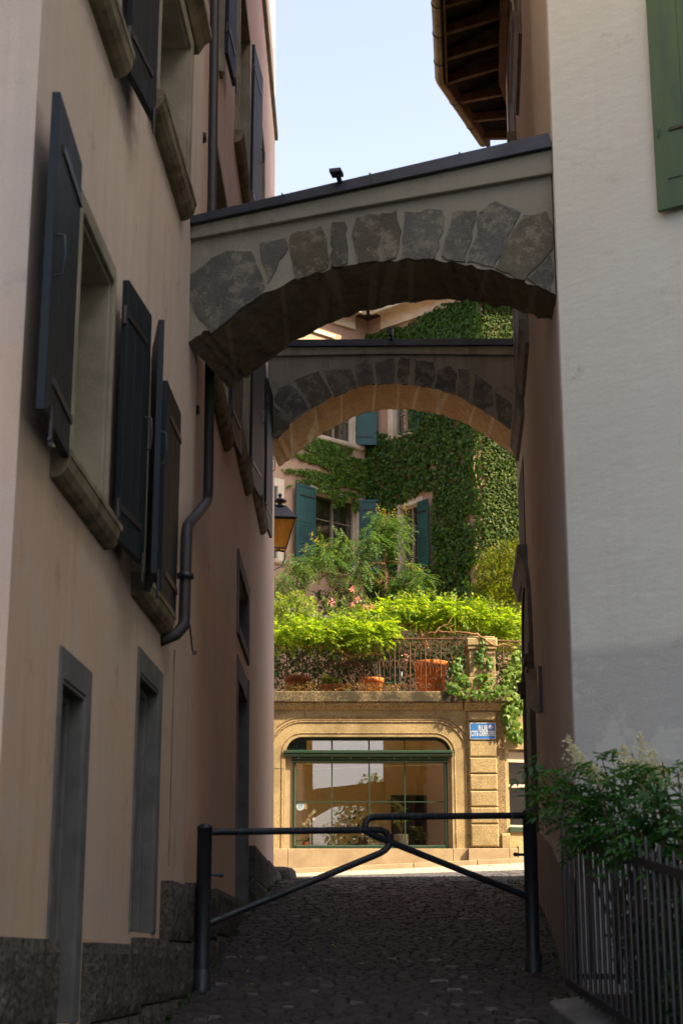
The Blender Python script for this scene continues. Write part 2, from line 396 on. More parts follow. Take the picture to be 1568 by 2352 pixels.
# setts laid stone by stone up the lane
m = MB(); y = 8.6; row = 0
while y < 29.6:
    h = .088 + random.uniform(-.012, .012) if y < 25 else .13
    xl, xr = (-1.35, 2.0 if y < 16 else 3.1)
    if y > 24.8: xl, xr = -4.5, 7
    x = xl - random.uniform(0, .15)
    while x < xr:
        wd = random.uniform(.075, .15)
        bow = .05 * math.cos(x * .9) + .02*math.sin(row*.3)
        g = .006; t_ = random.uniform(-.003, .004); t2 = random.uniform(-.003, .003); t3 = random.uniform(-.003, .003)
        c = []
        for (dx, dy) in ((g,g),(wd-g,g),(wd-g,h-g),(g,h-g)):
            dx += random.uniform(-.006,.006); dy += random.uniform(-.005,.005)
            X, Yy = x+dx, y+dy+bow
            c.append((X, Yy, gz(X, Yy)))
        mx = sum(p[0] for p in c)/4; my = sum(p[1] for p in c)/4
        top = [(mx+(p[0]-mx)*.78, my+(p[1]-my)*.78, p[2] + .004 + t_ + t2*(1 if i in (0,3) else -1) + t3*(1 if i < 2 else -1)) for i, p in enumerate(c)]
        bot = [(p[0], p[1], p[2]-.03) for p in c]
        mid = [(p[0], p[1], p[2]-.008 + t_*.5) for p in c]
        fs = [(8,9,10,11)]
        for k in range(4):
            k2 = (k+1) % 4; fs += [(k,k2,k2+4,k+4),(k+4,k2+4,k2+8,k+8)]
        m.add(bot + mid + top, fs)
        x += wd
    y += h; row += 1
struct(m.build('street', M['cobble']))
m = MB(); gx_ = [-40,-20,-8,-4,-2,-1,0,1,2,3,5,8,20,40]; gy_ = [29.55,29.8,30.4,31,31.6,32.1,32.49]
for yy in gy_:
    for xx in gx_: m.v.append((xx, yy, gz(xx, yy) + (.004 if yy > 29.6 else -.03)))
for j in range(len(gy_)-1):
    for i in range(len(gx_)-1): a = j*len(gx_)+i; m.f.append([a, a+1, a+1+len(gx_), a+len(gx_)]); m.sm.append(True)
struct(m.build('road', M['paving']))
# raised pavement kerb along the shop wall
m = MB(); x = -8.0
while x < 9:
    L = random.uniform(1.0, 1.7); a, b = x + .006, x + L - .006
    za, zb = gz(a, 32.5), gz(b, 32.5)
    m.hexa([(a,32.47,za-.2),(b,32.47,zb-.2),(b,33.2,zb-.2),(a,33.2,za-.2),(a,32.5,za+.10),(b,32.5,zb+.10),(b,33.2,zb+.12),(a,33.2,za+.12)])
    x += L
struct(m.build('pavement_kerb', M['granL'] if False else M['lime'], bevel=.012))
# litter
m = MB()
for i in range(60):
    yy = random.uniform(9.6, 17); xx = random.uniform(-.9, 1.5); s = random.uniform(.008, .02); a = random.uniform(0, 6.3)
    z = gz(xx, yy) + .014
    m.add([(xx+s*math.cos(a), yy+s*math.sin(a), z), (xx-s*.4*math.sin(a), yy+s*.4*math.cos(a), z+.006), (xx-s*math.cos(a), yy-s*math.sin(a), z+.002), (xx+s*.4*math.sin(a), yy-s*.4*math.cos(a), z)], [(0,1,2,3)])
lt = m.build('fallen_leaves', M['yelfl']); tag(lt, 'small fallen leaves and petals scattered over the dark cobbles', 'leaf litter'); lt['kind'] = 'stuff'

# ---------------------------------------------------------------- windows and shutters
def window(root, fr, u0, u1, z0, z1, dp=.24, sw=.15, proud=.03, trim='stone', frame='cream', muntin=True, sill=None, curtain=False, name='window', divs=(1,), surround=True):
    """timber casement with its pane, stone surround and sill; the hole is (u0,u1,z0,z1,dp)"""
    f = MB(); t = .055; v0, v1 = -dp+.004, -dp+.07
    f.box(fr, u0, u0+t, v0, v1, z0, z1); f.box(fr, u1-t, u1, v0, v1, z0, z1)
    f.box(fr, u0+t, u1-t, v0, v1, z0, z0+t); f.box(fr, u0+t, u1-t, v0, v1, z1-t, z1)
    uc = (u0+u1)/2
    if muntin:
        f.box(fr, uc-.03, uc+.03, v0, v1+.01, z0+t, z1-t)
        for d in divs:
            zz = z0 + (z1-z0)*d/(len(divs)+1.0)
            f.box(fr, u0+t, uc-.03, v0, v1-.02, zz-.012, zz+.012); f.box(fr, uc+.03, u1-t, v0, v1-.02, zz-.012, zz+.012)
    wo_ = f.build(name, M[frame], root, .004)
    p = MB(); p.box(fr, u0+t-.005, u1-t+.005, v0+.012, v0+.018, z0+t-.005, z1-t+.005); p.build('pane', M['pane'], wo_)
    if surround:
        s = MB()
        s.box(fr, u0-sw, u0, -.01, proud, z0, z1+sw); s.box(fr, u1, u1+sw, -.01, proud, z0, z1+sw); s.box(fr, u0, u1, -.01, proud, z1, z1+sw)
        s.box(fr, u0-sw*.45, u0+.0, proud-.005, proud+.018, z0, z1+sw*.45); s.box(fr, u1, u1+sw*.45, proud-.005, proud+.018, z0, z1+sw*.45); s.box(fr, u0, u1, proud-.005, proud+.018, z1, z1+sw*.45)
        g = .018; s.box(fr, u0+.0005, u0+g, v1+.002, proud-.004, z0, z1); s.box(fr, u1-g, u1-.0005, v1+.002, proud-.004, z0, z1); s.box(fr, u0+g, u1-g, v1+.002, proud-.004, z1-g, z1-.0005)
        s.box(fr, u1-g-.03, u1-g, v1+.002, v1+.06, z0, z1-g); s.box(fr, u0+g, u1-g-.03, v1+.002, v1+.06, z1-g-.03, z1-g)
        s.build('surround', M[trim], wo_, .006)
    if sill:
        su0, su1, pv, hh, mt = sill; hh *= .82; pv *= .9
        s = MB(); P = fr.pt
        pv *= .78; prof = [(-.02, z0-hh*1.05), (pv*.30, z0-hh*1.03), (pv*.62, z0-hh*.92), (pv*.84, z0-hh*.70), (pv*.92, z0-hh*.45), (pv*.92, z0-hh*.36), (pv, z0-hh*.34), (pv, z0-.012), (-.02, z0+.004)]
        vs = [P(su0, v, z) for v, z in prof] + [P(su1, v, z) for v, z in prof]; n = len(prof)
        s.add(vs, [tuple(range(n)), tuple(range(n, 2*n))[::-1]] + [(i, i+n, (i+1) % n+n, (i+1) % n) for i in range(n)])
        s.build('sill', M[mt], wo_, .008)
    return wo_
def shutter(root, fr, L, z0, z1, mat='shut', louvre=None, th=.035, irons=True, battens=False, hinge_ends=True, handle=True, sgn=1):
    """leaf along fr from u=0 (hinge) to u=L*sgn, thickness in v"""
    a, b = (0, L) if sgn > 0 else (-L, 0)
    m = MB()
    if louvre is None:
        n = 3; wd = (b-a)/n
        for i in range(n): m.box(fr, a+i*wd+.0015, a+(i+1)*wd-.0015, 0, th, z0, z1)
        m.box(fr, a+.01, b-.01, .004, th-.004, z0+.01, z1-.01)
    else:
        m.box(fr, a+.05, b-.05, .010, th-.010, z0+.05, z1-.05)
        m.box(fr, a, a+.07, 0, th, z0, z1); m.box(fr, b-.07, b, 0, th, z0, z1)
        for zz in (z0, z0+(z1-z0)*louvre[0]-.07, z0+(z1-z0)*louvre[1], z1-.07): m.box(fr, a+.07, b-.07, 0, th, zz, zz+.07)
        zz = z0+(z1-z0)*louvre[0]+.02
        while zz < z0+(z1-z0)*louvre[1]-.03:
            P = fr.pt
            m.hexa([P(a+.07, th, zz), P(b-.07, th, zz), P(b-.07, th-.004, zz-.006), P(a+.07, th-.004, zz-.006),
                    P(a+.07, .004, zz+.04), P(b-.07, .004, zz+.04), P(b-.07, .0, zz+.034), P(a+.07, .0, zz+.034)]); zz += .05
    o = m.build('shutter', M[mat], root, .003)
    if irons:
        for zz in (z0+(z1-z0)*.12, z0+(z1-z0)*.86):
            h = MB()
            h.box(fr, min(0, .8*L*sgn), max(0, .8*L*sgn), th-.002, th+.008, zz-.018, zz+.018)
            h.tube([fr.pt(0, th*.5, zz-.05), fr.pt(0, th*.5, zz+.05)], .016, 8)
            h.build('strap_hinge', M['iron'], o)
    if handle:
        h = MB(); zz = (z0+z1)/2; u = L*.86*sgn
        h.tube([fr.pt(u, th, zz-.09), fr.pt(u, th+.03, zz-.085), fr.pt(u, th+.035, zz), fr.pt(u, th+.03, zz+.085), fr.pt(u, th, zz+.09)], .007, 6)
        h.build('handle', M['zinc'], o)
    if battens:
        h = MB(); h.tube([fr.pt(L*.85*sgn, th+.01, z0+.04), fr.pt(L*.85*sgn, th+.012, z0-.12)], .008, 6); h.tube([fr.pt(L*.85*sgn-.03, th+.01, z0-.1), fr.pt(L*.85*sgn+.03, th+.01, z0-.1)], .006, 6)
        h.build('catch', M['iron'], o)
    return o

# ---------------------------------------------------------------- left building
L0, L1, L2 = (-1.258, 6.05), (-1.052, 11.2), (-.985, 24.5)
FA = Frame(L0, L1); FB = Frame(L1, L2, .009, 0.0)
FZ = Frame((-6.5, 5.1), L0)
lb = empty('pink_house', (-3.5, 14, 0), 'tall pink rendered house with dark teal shutters along the left side of the lane', 'house')
ZT = 16.2
hA = []; hB = []
def uA(Y): return FA.uY(Y)
def uB(Y): return FB.uY(Y)
# openings of the near part
W1 = (uA(6.85), uA(7.66), 2.10, 3.30, .26); W2 = (uA(8.9), uA(9.72), 2.05, 3.28, .26)
WA = (uA(6.6), uA(7.50), 4.62, 6.3, .26); WB = (uA(8.85), uA(10.15), 5.0, 6.14, .30)
def opA(pl, pr, pt, pb, dp):
    u0, z1 = FA.pix(*pl); u1, _ = FA.pix(*pr); z1 = FA.pix(*pt)[1]; z0 = FA.pix(*pb)[1]; return (u0, u1, z0, z1, dp)
D1 = opA((140, 1570), (192, 1640), (192, 1600), (104, 2362), .25)
D2 = opA((318, 1570), (362, 1620), (362, 1590), (300, 2140), .30)
hA = [W1, W2, WA, WB, D1, D2]
# openings of the far part
yB = [(12.5, 14.1, 4.66), (15.4, 17.2, 5.12), (18.4, 20.4, 5.50)]
yU = [(12.0, 13.2, 7.75), (15.4, 17.0, 8.25), (18.6, 20.4, 8.6)]
for a, b, z in yB: hB.append((uB(a), uB(b), z, z+2.0, .26))
for a, b, z in yU: hB.append((uB(a), uB(b), z, z+2.1, .26))
def opB(px0, px1, pyt, pyb, dp):
    pc = (px0+px1)/2; u0 = FB.pix(px0, pyt)[0]; u1 = FB.pix(px1, pyt)[0]
    return (u0, u1, FB.pix(px0, pyb)[1], FB.pix(px0, pyt)[1], dp)
SW = opB(546, 569, 1300, 1440, .18); DR = opB(545, 566, 1560, 2110, .20)
hB += [SW, DR]
m = MB()
m.sheet(FA, 0, FA.L, -2.2, ZT, hA); m.sheet(FZ, 0, FZ.L, -2.6, ZT)
P = FB.pt
e0, e1 = P(FB.L, 0, -1), P(FB.L, 0, ZT)
m.add([e0, (-9, 26, -1), (-9, 26, ZT), e1], [(0,1,2,3)])
m.add([(-9,26,-1),(-9,5.1,-1),(-9,5.1,ZT),(-9,26,ZT)], [(0,1,2,3)])
m.add([(-9,5.1,-1),(-6.5,5.1,-1),(-6.5,5.1,ZT),(-9,5.1,ZT)], [(0,1,2,3)])
m.add([FA.pt(0,0,ZT),FA.pt(FA.L,0,ZT),e1,(-9,26,ZT),(-9,5.1,ZT)], [(0,1,2,3,4)])
m.build('wall', M['pink'], lb)
m = MB(); m.sheet(FB, 0, FB.L, -2.2, ZT, hB); m.build('wall', M['pinkB'], lb)
m = MB(); m.hexa([(-1.3,5.0,ZT),(-9.3,5.0,ZT),(-9.3,26.3,ZT),(-1.2,24.8,ZT),(-2.5,7,ZT+1.6),(-7,7,ZT+1.6),(-7,24,ZT+1.6),(-2.5,23,ZT+1.6)])
m.build('roof', M['terraD'], lb)
window(lb, FA, *W1, sw=.13, sill=(uA(6.62), uA(7.90), .13, .16, 'stoneD'))
window(lb, FA, *W2, sw=.12, sill=(uA(8.72), uA(9.85), .13, .16, 'stoneD'))
window(lb, FA, *WA, sw=.13, sill=(uA(6.4), uA(7.68), .15, .18, 'stoneD'))
window(lb, FA, *WB, sw=.26, sill=(uA(8.70), uA(10.2), .15, .18, 'stoneD'), muntin=False)
# drip mouldings over the windows
for (a, b, c, d, _), s in ((WB, .30),):
    m = MB(); P = FA.pt
    prof = [(0, d+.12), (.06, d+.13), (.10, d+.20), (.15, d+.24), (.15, d+.29), (0, d+.31)]; n = 6
    if s < .2: prof = [(v*.45, z-.0) for v, z in prof]
    vs = [P(a-s, v, z) for v, z in prof] + [P(b+s, v, z) for v, z in prof]
    m.add(vs, [tuple(range(n)), tuple(range(n, 2*n))[::-1]] + [(i, i+n, (i+1) % n+n, (i+1) % n) for i in range(n)])
    m.build('window_hood', M['stoneD'], lb, .004)
# shutters near part
def sh(fr, Y, v, ang, L, z0, z1, sgn=1, **k):
    f = fr.sub(fr.uY(Y), v, ang); return shutter(lb, f, L, z0, z1, sgn=sgn, **k)
sh(FA, 6.62, .045, R(-3), .64, 2.05, 3.42, -1, battens=True)
sh(FA, 7.86, .05, R(5), .5, 2.0, 3.40, 1, battens=True)
sh(FA, 8.80, .06, R(-13), .46, 1.95, 3.38, -1, battens=True)
f = FA.sub(uA(9.84), .055, 0); shutter(lb, f, .62, 2.02, 3.34, sgn=-1, handle=False)
f = FA.sub(uA(8.9), -.08, 0); shutter(lb, f, .37, 2.06, 3.27, sgn=1, handle=False)
sh(FA, 7.68, .05, R(6), .52, 4.50, 6.35, 1, battens=True)
f = FA.sub(uA(7.50), -.10, 0); shutter(lb, f, .44, 4.63, 6.29, sgn=-1, handle=False)
# stone frames and dark doors of the two narrow ground openings
for (a, b, c, d, dp), nm in ((D1, 'door'), (D2, 'narrow_window')):
    s = MB(); w_ = .10
    s.box(FA, a-w_*.6, a, -.02, .012, c, d+.14); s.box(FA, b, b+w_*1.3, -.02, .012, c, d+.14); s.box(FA, a, b, -.02, .012, d, d+.14)
    s.box(FA, b-.02, b-.0005, -dp+.05, .008, c, d); s.box(FA, b-.07, b-.02, -.14, -.06, c, d); s.box(FA, a, b-.07, -.14, -.06, d-.05, d); s.box(FA, a, b-.02, -.06, .008, d-.02, d-.0005)
    s.build('stone_frame', M['stoneG'], lb, .008)
    s = MB(); s.box(FA, a, b, -dp+.004, -dp+.045, c, d)
    for q in range(3): s.box(FA, a+.07+(b-a-.1)*q/3.0, a+(b-a-.1)*(q+1)/3.0+.02, -dp+.045, -dp+.06, c+.2, d-.15)
    s.build(nm, M['stoneG'] if False else M['dark'], lb, .004)
# granite plinth: rusticated blocks in courses following the slope
def plinth(fr, Y0, Y1, top, name, v=.07, low=-2.3, hole=None):
    m = MB(); rr = random.Random(int(Y0*100)); z = top; k = 0
    H = [.36, .34, .34, .34, .34, .34]
    for h in H:
        u = fr.uY(Y0) - (0.0 if k % 2 == 0 else .0); end = fr.uY(Y1); first = True
        while u < end - .02:
            L = rr.uniform(.34, .62)
            if first and k % 2: L *= .55
            first = False
            e = min(u+L, end); 
            if end - e < .15: e = end
            # rough dressed face: 5x5 grid
            nu, nz = 9, 7; P = fr.pt; vs = []
            for j in range(nz+1):
                for i in range(nu+1):
                    edge = min(i, nu-i, j, nz-j)
                    vv = v + (0 if edge == 0 else .012 + rr.uniform(-.006, .006) + .006*math.sin(i*2.2+k))
                    uu = u+.006 + (e-u-.012)*i/nu + (rr.uniform(-.006,.006) if edge else 0)
                    vs.append(P(uu, vv, z-h+.006+(h-.012)*j/nz))
            fs = [(j*(nu+1)+i, j*(nu+1)+i+1, (j+1)*(nu+1)+i+1, (j+1)*(nu+1)+i) for j in range(nz) for i in range(nu)]
            m.add(vs, fs)
            m.box(fr, u+.006, e-.006, -.01, v, z-h+.006, z-.006)
            u = e
        z -= h; k += 1
        if z < gz(0, (Y0+Y1)/2) - .5: break
    m.box(fr, fr.uY(Y0)+.002, fr.uY(Y1)-.002, -.02, v-.02, z, top-.012)
    return m.build(name, M['granP'], lb)
zt = lambda px, py: FA.pix(px, py, .08)[1]
plinth(FA, 5.9, 6.05+FA.pix(104, 2150)[0]*FA.d.y-.03, zt(60, 2150), 'granite_plinth')
plinth(FA, 6.05+FA.pix(190, 2160)[0]*FA.d.y, 6.05+FA.pix(300, 2160)[0]*FA.d.y, zt(240, 2162), 'granite_plinth')
plinth(FA, 6.05+FA.pix(300, 2160)[0]*FA.d.y+.01, 6.05+FA.pix(366, 2120)[0]*FA.d.y, zt(330, 2150), 'granite_plinth')
plinth(FA, 6.05+FA.pix(366, 2120)[0]*FA.d.y+.01, 11.2, zt(400, 2020), 'granite_plinth')
def zB(px, py, v=.08): return FB.pix(px, py, v)[1]
YD0 = 11.2+DR[0]*FB.d.y; YD1 = 11.2+DR[1]*FB.d.y
plinth(FB, 11.2, 13.2, zB(470, 2035), 'granite_plinth'); plinth(FB, 13.21, YD0-.02, zB(520, 2048), 'granite_plinth')
mid = (YD1+24.4)/2
plinth(FB, YD1+.12, mid, zB(590, 1950), 'granite_plinth', .10); plinth(FB, mid+.01, 24.5, zB(615, 1975), 'granite_plinth', .10)
m = MB(); a, b, c, d, dp = SW
m.box(FB, a-.12, a, -.02, .02, c-.10, d+.16); m.box(FB, b, b+.14, -.02, .02, c-.10, d+.16); m.box(FB, a, b, -.02, .02, d, d+.16); m.box(FB, a, b, -.02, .03, c-.10, c)
a, b, c, d, dp = DR
m.box(FB, a-.10, a, -.02, .015, c, d+.24); m.box(FB, b, b+.10, -.02, .03, c, d+.24); m.box(FB, a, b, -.02, .015, d, d+.24)
for q_, e_ in ((SW, .125), (DR, .135)): m.box(FB, q_[1]-.02, q_[1]-.0005, -e_, .012, q_[2]+.002, q_[3]-.002)
m.build('stone_frame', M['stoneG'], lb, .008)
m = MB(); m.box(FB, a, b, -.19, -.14, c, d); m.box(FB, a+.06, (a+b)/2-.03, -.14, -.12, c+.15, d-.1); m.box(FB, (a+b)/2+.03, b-.06, -.14, -.12, c+.15, d-.1)
dd = m.build('door', M['zinc'], lb, .004)
m = MB(); a, b, c, d, dp = SW
m.box(FB, a, b, -.17, -.13, c, d); m.box(FB, a, b, -.13, -.12, (c+d)/2-.02, (c+d)/2+.02); m.build('small_window', M['dark'], lb, .004)
# far part windows, sills and shutters
for i, (a, b, z) in enumerate(yB):
    window(lb, FB, uB(a), uB(b), z, z+2.0, .26, sw=.14, sill=(uB(a)-.22, uB(b)+.22, .14, .20, 'stoneD'))
for i, (a, b, z) in enumerate(yU):
    window(lb, FB, uB(a), uB(b), z, z+2.1, .26, sw=.14, sill=(uB(a)-.22, uB(b)+.22, .14, .18, 'stoneD') if i else None)
def shB(Y, z, h, ang, L, sgn=1, v=.05, **k):
    f = FB.sub(uB(Y), v, R(ang), z+1); return shutter(lb, f, L, z, z+h, sgn=sgn, **k)
shB(14.2, 4.62, 2.0, 4, .7)
shB(17.3, 5.08, 2.0, 6, .8, battens=True); shB(15.35, 5.08, 2.0, -3, .7, -1, battens=True)
shB(20.5, 5.46, 2.0, 3, .8); 
shB(13.3, 8.0, 2.2, 3, .6, battens=True)
shB(17.1, 8.2, 2.2, 4, .8, 1, battens=True); shB(15.5, 8.2, 2.2, 0, .8, 1, v=-.08)
m = MB(); zc = 13.2
m.box(FB, 4, FB.L+.02, -.01, .05, zc-.09, zc+.06); m.build('string_course', M['stone'], lb, .005)
# drainpipe
m = MB()
pu = [FB.pt(.35, .10, 17.5), FB.pt(.35, .10, 9), FB.pt(.35, .10, 3.9)]
def pA(px, py, v): u, z = FA.pix(px, py, v); return FA.pt(u, v, z)
def pB(px, py, v): u, z = FB.pix(px, py, v); return FB.pt(u, v, z)
zb = 3.25
low = pA(429, 1210, .12)
path = [FB.pt(.35, .10, 17.5), FB.pt(.35, .10, zb+.10), FB.pt(.32, .10, zb+.02), FB.pt(.25, .10, zb-.04)]
q = FB.pt(.25, .10, zb-.04); l_ = Vector((low.x, low.y, low.z))
path += [q.lerp(l_, .08), q.lerp(l_, .94), l_.lerp(q, .02) - Vector((0,0,.02)), l_ - Vector((0,0,.07))]
lw = pA(426, 1420, .12); path += [Vector((l_.x, l_.y, lw.z)), Vector((l_.x, l_.y-.02, lw.z-.06)), Vector((l_.x-.04, l_.y-.09, lw.z-.13)), Vector((l_.x-.13, l_.y-.14, lw.z-.18))]
m.tube(path, .037, 14); dpp = m.build('drainpipe', M['pipe'], lb)
m = MB()
for zz in (6.2, 3.95): m.lathe((path[0].x, path[0].y, zz), [(.043,-.03),(.052,-.028),(.052,.028),(.043,.03)], 14)
for zz in (l_.z-.32,): m.lathe((l_.x, l_.y, zz), [(.043,-.018),(.054,-.015),(.054,.015),(.043,.018)], 14)
m.tube([(path[0].x, path[0].y, 6.2), FB.pt(.35, -.02, 6.2)], .008, 6); m.tube([(l_.x, l_.y-.05, l_.z-.33), (l_.x-.02, l_.y-.12, l_.z-.33)], .01, 6)
m.build('pipe_clamp', M['iron'], dpp)
m = MB(); hk = Vector((l_.x+.03, l_.y+.04, lw.z-.04)); m.tube([hk, hk+Vector((.02,.02,-.16)), hk+Vector((.03,.02,-.19)), hk+Vector((.045,.02,-.18)), hk+Vector((.035,.02,-.165))], .006, 6); m.build('hook', M['iron'], dpp)
# groove between the two render fields
m = MB(); g0 = FA.pix(398, 1560)[0]; m.box(FA, g0-.006, g0+.006, -.01, .006, FA.pix(388, 1990)[1], FA.pix(398, 1490)[1]); m.build('render_joint', M['stoneD'], lb)
# corner guard stone
gs = PY(641, 2036, 24.7); g0z = gz(-.8, 24.7)
m = MB(); m.lathe((-.92, 24.75, g0z-.1), [(.26,0),(.26,.12),(.24,.22),(.19,.27),(.08,.29)], 14)
o = m.build('corner_stone', M['granP']); tag(o, 'low worn granite guard stone at the foot of the pink house far corner', 'guard stone')

# ---------------------------------------------------------------- right mauve house
RP = [(1.43,10.0),(1.565,11.8),(1.78,13.8),(2.03,16.5),(2.22,18.9),(2.36,21.0),(3.05,23.6),(9,25.2),(20,26),(20,12),(4.6,12)]
rb = empty('mauve_house', (3.5, 18, 0), 'mauve rendered house with timber eaves and bronze gutter along the right side of the lane', 'house')
def csp(P0, n=6):
    out = []
    for i in range(len(P0)-1):
        p0 = P0[max(i-1,0)]; p1 = P0[i]; p2 = P0[i+1]; p3 = P0[min(i+2, len(P0)-1)]
        for k in range(n):
            t = k/n
            out.append(tuple(.5*((2*p1[j])+(-p0[j]+p2[j])*t+(2*p0[j]-5*p1[j]+4*p2[j]-p3[j])*t*t+(-p0[j]+3*p1[j]-3*p2[j]+p3[j])*t**3) for j in range(2)))
    out.append(P0[-1]); return out
curve = csp(RP[:6], 5)
loop = curve + RP[6:]
n = len(loop); m = MB()
m.v = [(x, y, -1.5) for x, y in loop] + [(x, y, 12.6) for x, y in loop]
for i in range(n):
    j = (i+1) % n; m.f.append([j, i, i+n, j+n]); m.sm.append(i < len(curve)-1)
m.f.append(list(range(n, 2*n))); m.sm.append(False)
m.build('wall', M['pinkR'], rb)
# darker plinth band that follows the slope
m = MB()
for i in range(len(curve)-1):
    (x0, y0), (x1, y1) = curve[i], curve[i+1]
    if y0 < 10.2: continue
    f = Frame((x0, y0), (x1, y1), flip=True); P = f.pt
    v = .025; zt0 = gz(x0, y0)+.78; zt1 = gz(x1, y1)+.78
    m.add([P(0,v,-1.2),P(f.L,v,-1.2),P(f.L,v,zt1),P(0,v,zt0),P(0,-.01,zt0),P(f.L,-.01,zt1)], [(0,1,2,3),(3,2,5,4)])
M['plR'] = simple('plinth_render', (.235,.185,.16), (.16,.13,.115), 3, .9, 0, 50, .3, .006)
m.build('plinth', M['plR'], rb)
# eaves: boards, rafters, fascia, gutter
ZE = 12.05
W_ = [(1.78,13.8),(2.36,21.0),(3.05,23.6),(9,25.2)]
G_ = [(.98,13.6),(1.47,21.2),(2.25,23.55),(4.0,25.9)]
WW = [(1.6,9),(1.78,13.8),(2.36,21.0),(3.05,23.6)]
GG = [(.62,9),(.93,13.8),(1.50,21.0),(2.28,22.9)]
m = MB()
m.add([(1.6,9,ZE+.62),(2.9,13.8,ZE+.95),(2.9,21.0,ZE+.95),(3.6,23.6,ZE+.95),(2.28+.02,22.9,ZE+.22),(1.52,21.0,ZE+.22),(.95,13.8,ZE+.22),(.64,9,ZE+.22)], [(0,1,6,7),(1,2,5,6),(2,3,4,5)])
m.add([(1.6,9,ZE+.75),(2.9,13.8,ZE+1.08),(2.9,21.0,ZE+1.08),(3.6,23.6,ZE+1.08),(2.28,22.9,ZE+.34),(1.50,21.0,ZE+.34),(.93,13.8,ZE+.34),(.62,9,ZE+.34)], [(7,6,1,0),(6,5,2,1),(5,4,3,2)])
eb = m.build('eaves_boards', M['woodD'], rb)
def lp(A, t): # param along polyline by index float
    i = min(int(t), len(A)-2); f = t-i
    return Vector((A[i][0]+(A[i+1][0]-A[i][0])*f, A[i][1]+(A[i+1][1]-A[i][1])*f, 0))
ts = [k/9 for k in range(2, 10)] + [1+k/11 for k in range(1, 11)] + [2+k/3.5 for k in range(0, 4)]
for t in ts:
    a = lp(GG, t); b = lp(WW, t); b = b + (b-a)*.25
    d = (b-a).normalized(); nn = Vector((-d.y, d.x, 0))*.045
    za, zb_ = ZE+.20, ZE+.20+.36*(b-a).length
    m = MB()
    m.hexa([a-nn+Vector((0,0,za-.13)), b-nn+Vector((0,0,zb_-.16)), b+nn+Vector((0,0,zb_-.16)), a+nn+Vector((0,0,za-.13)),
            a-nn+Vector((0,0,za)), b-nn+Vector((0,0,zb_)), b+nn+Vector((0,0,zb_)), a+nn+Vector((0,0,za))])
    m.build('rafter', M['wood'], rb, .006)
m = MB()
for i in range(3):
    a = Vector((*GG[i],0)); b = Vector((*GG[i+1],0)); f = Frame(a.xy, b.xy, flip=True)
    m.box(f, 0, f.L, -.03, .0, ZE+.02, ZE+.30)
    a = Vector((*WW[i],0)); b = Vector((*WW[i+1],0)); f = Frame(a.xy, b.xy, flip=True)
    m.box(f, 0, f.L, 0, .10, ZE+.10, ZE+.34)
m.build('fascia_board', M['wood'], rb, .004)
m = MB()
gp = [Vector((x-.075, y, ZE+.17)) for x, y in GG]; gp = [gp[0], gp[1], gp[2]+Vector((0,-.02,0)), gp[2]+Vector((.02,.06,0)), gp[3]]
m.tube(gp, .085, 16); gt = m.build('gutter', M['gutter'], rb)
m = MB()
for i in range(13):
    y = 12.6+i*.72
    if y > 20.9: break
    t = (y-9)/4.8 if y < 13.8 else 1+(y-13.8)/7.2
    p = lp(GG, t); c = Vector((p.x-.075, p.y, ZE+.17))
    m = MB(); m.tube([c+Vector((0,-.012,0)), c+Vector((0,.012,0))], .092, 16); m.build('gutter_bracket', M['iron'], gt)
for k in (.3, .7):
    c = gp[3].lerp(gp[4], k); d = (gp[4]-gp[3]).normalized()*.012; m = MB(); m.tube([c-d, c+d], .092, 16); m.build('gutter_bracket', M['iron'], gt)
# roof above eaves, its unseen ridge raised to shade the pink house
m = MB(); m.add([(.6,9,ZE+.36),(.92,13.8,ZE+.36),(1.49,21.0,ZE+.36),(2.27,22.9,ZE+.36),(9,24.9,ZE+.36),(20,26,ZE+.36),(20,12,ZE+.36),(5.5,14.5,21.6),(5.5,20.6,21.6),(17,20.6,21.6)],
    [(0,1,7),(1,2,8,7),(2,3,8),(3,4,9,8),(4,5,9),(5,6,9),(6,0,7,8,9)])
m.build('roof', M['terraD'], rb)
# windows on the curved wall seen edge-on: sills, surrounds
def frR(Y0, Y1):
    f = Frame((float(np.interp(Y0, [p[1] for p in curve], [p[0] for p in curve])), Y0), (float(np.interp(Y1, [p[1] for p in curve], [p[0] for p in curve])), Y1), flip=True); return f
def rwin(Y0, Y1, z0, z1, surround=True):
    f = frR(Y0, Y1); L = f.L
    m = MB(); m.box(f, 0, L, -.01, .012, z0, z1); w0 = m.build('window', M['dark'], rb)
    m = MB(); m.box(f, -.18, 0, -.02, .025, z0, z1+.18); m.box(f, L, L+.18, -.02, .025, z0, z1+.18); m.box(f, 0, L, -.02, .025, z1, z1+.18); m.build('surround', M['stoneG'], w0, .006)
    m = MB(); P = f.pt; prof = [(-.02,z0-.30),(.04,z0-.28),(.08,z0-.14),(.11,z0-.09),(.11,z0),(-.02,z0)]; k = 6
    vs = [P(-.25, v, z) for v, z in prof]+[P(L+.25, v, z) for v, z in prof]
    m.add(vs, [tuple(range(k)), tuple(range(k, 2*k))[::-1]]+[(i, i+k, (i+1) % k+k, (i+1) % k) for i in range(k)]); m.build('sill', M['stoneG'], w0, .006)
rwin(16.9, 18.2, 6.75, 8.7); rwin(18.9, 20.3, 6.6, 8.4)
rwin(16.0, 17.3, 10.0, 11.7); rwin(18.7, 20.0, 10.0, 11.7)
m = MB(); f = frR(19.3, 20.8); m.box(f, 0, f.L, -.01, .01, 4.8, 6.0); w0 = m.build('window', M['dark'], rb)
m = MB(); P = f.pt; z0 = 4.8; prof = [(-.02,z0-.30),(.05,z0-.28),(.09,z0-.14),(.12,z0-.10),(.12,z0),(-.02,z0)]; k = 6
vs = [P(-.3, v, z) for v, z in prof]+[P(f.L+.2, v, z) for v, z in prof]
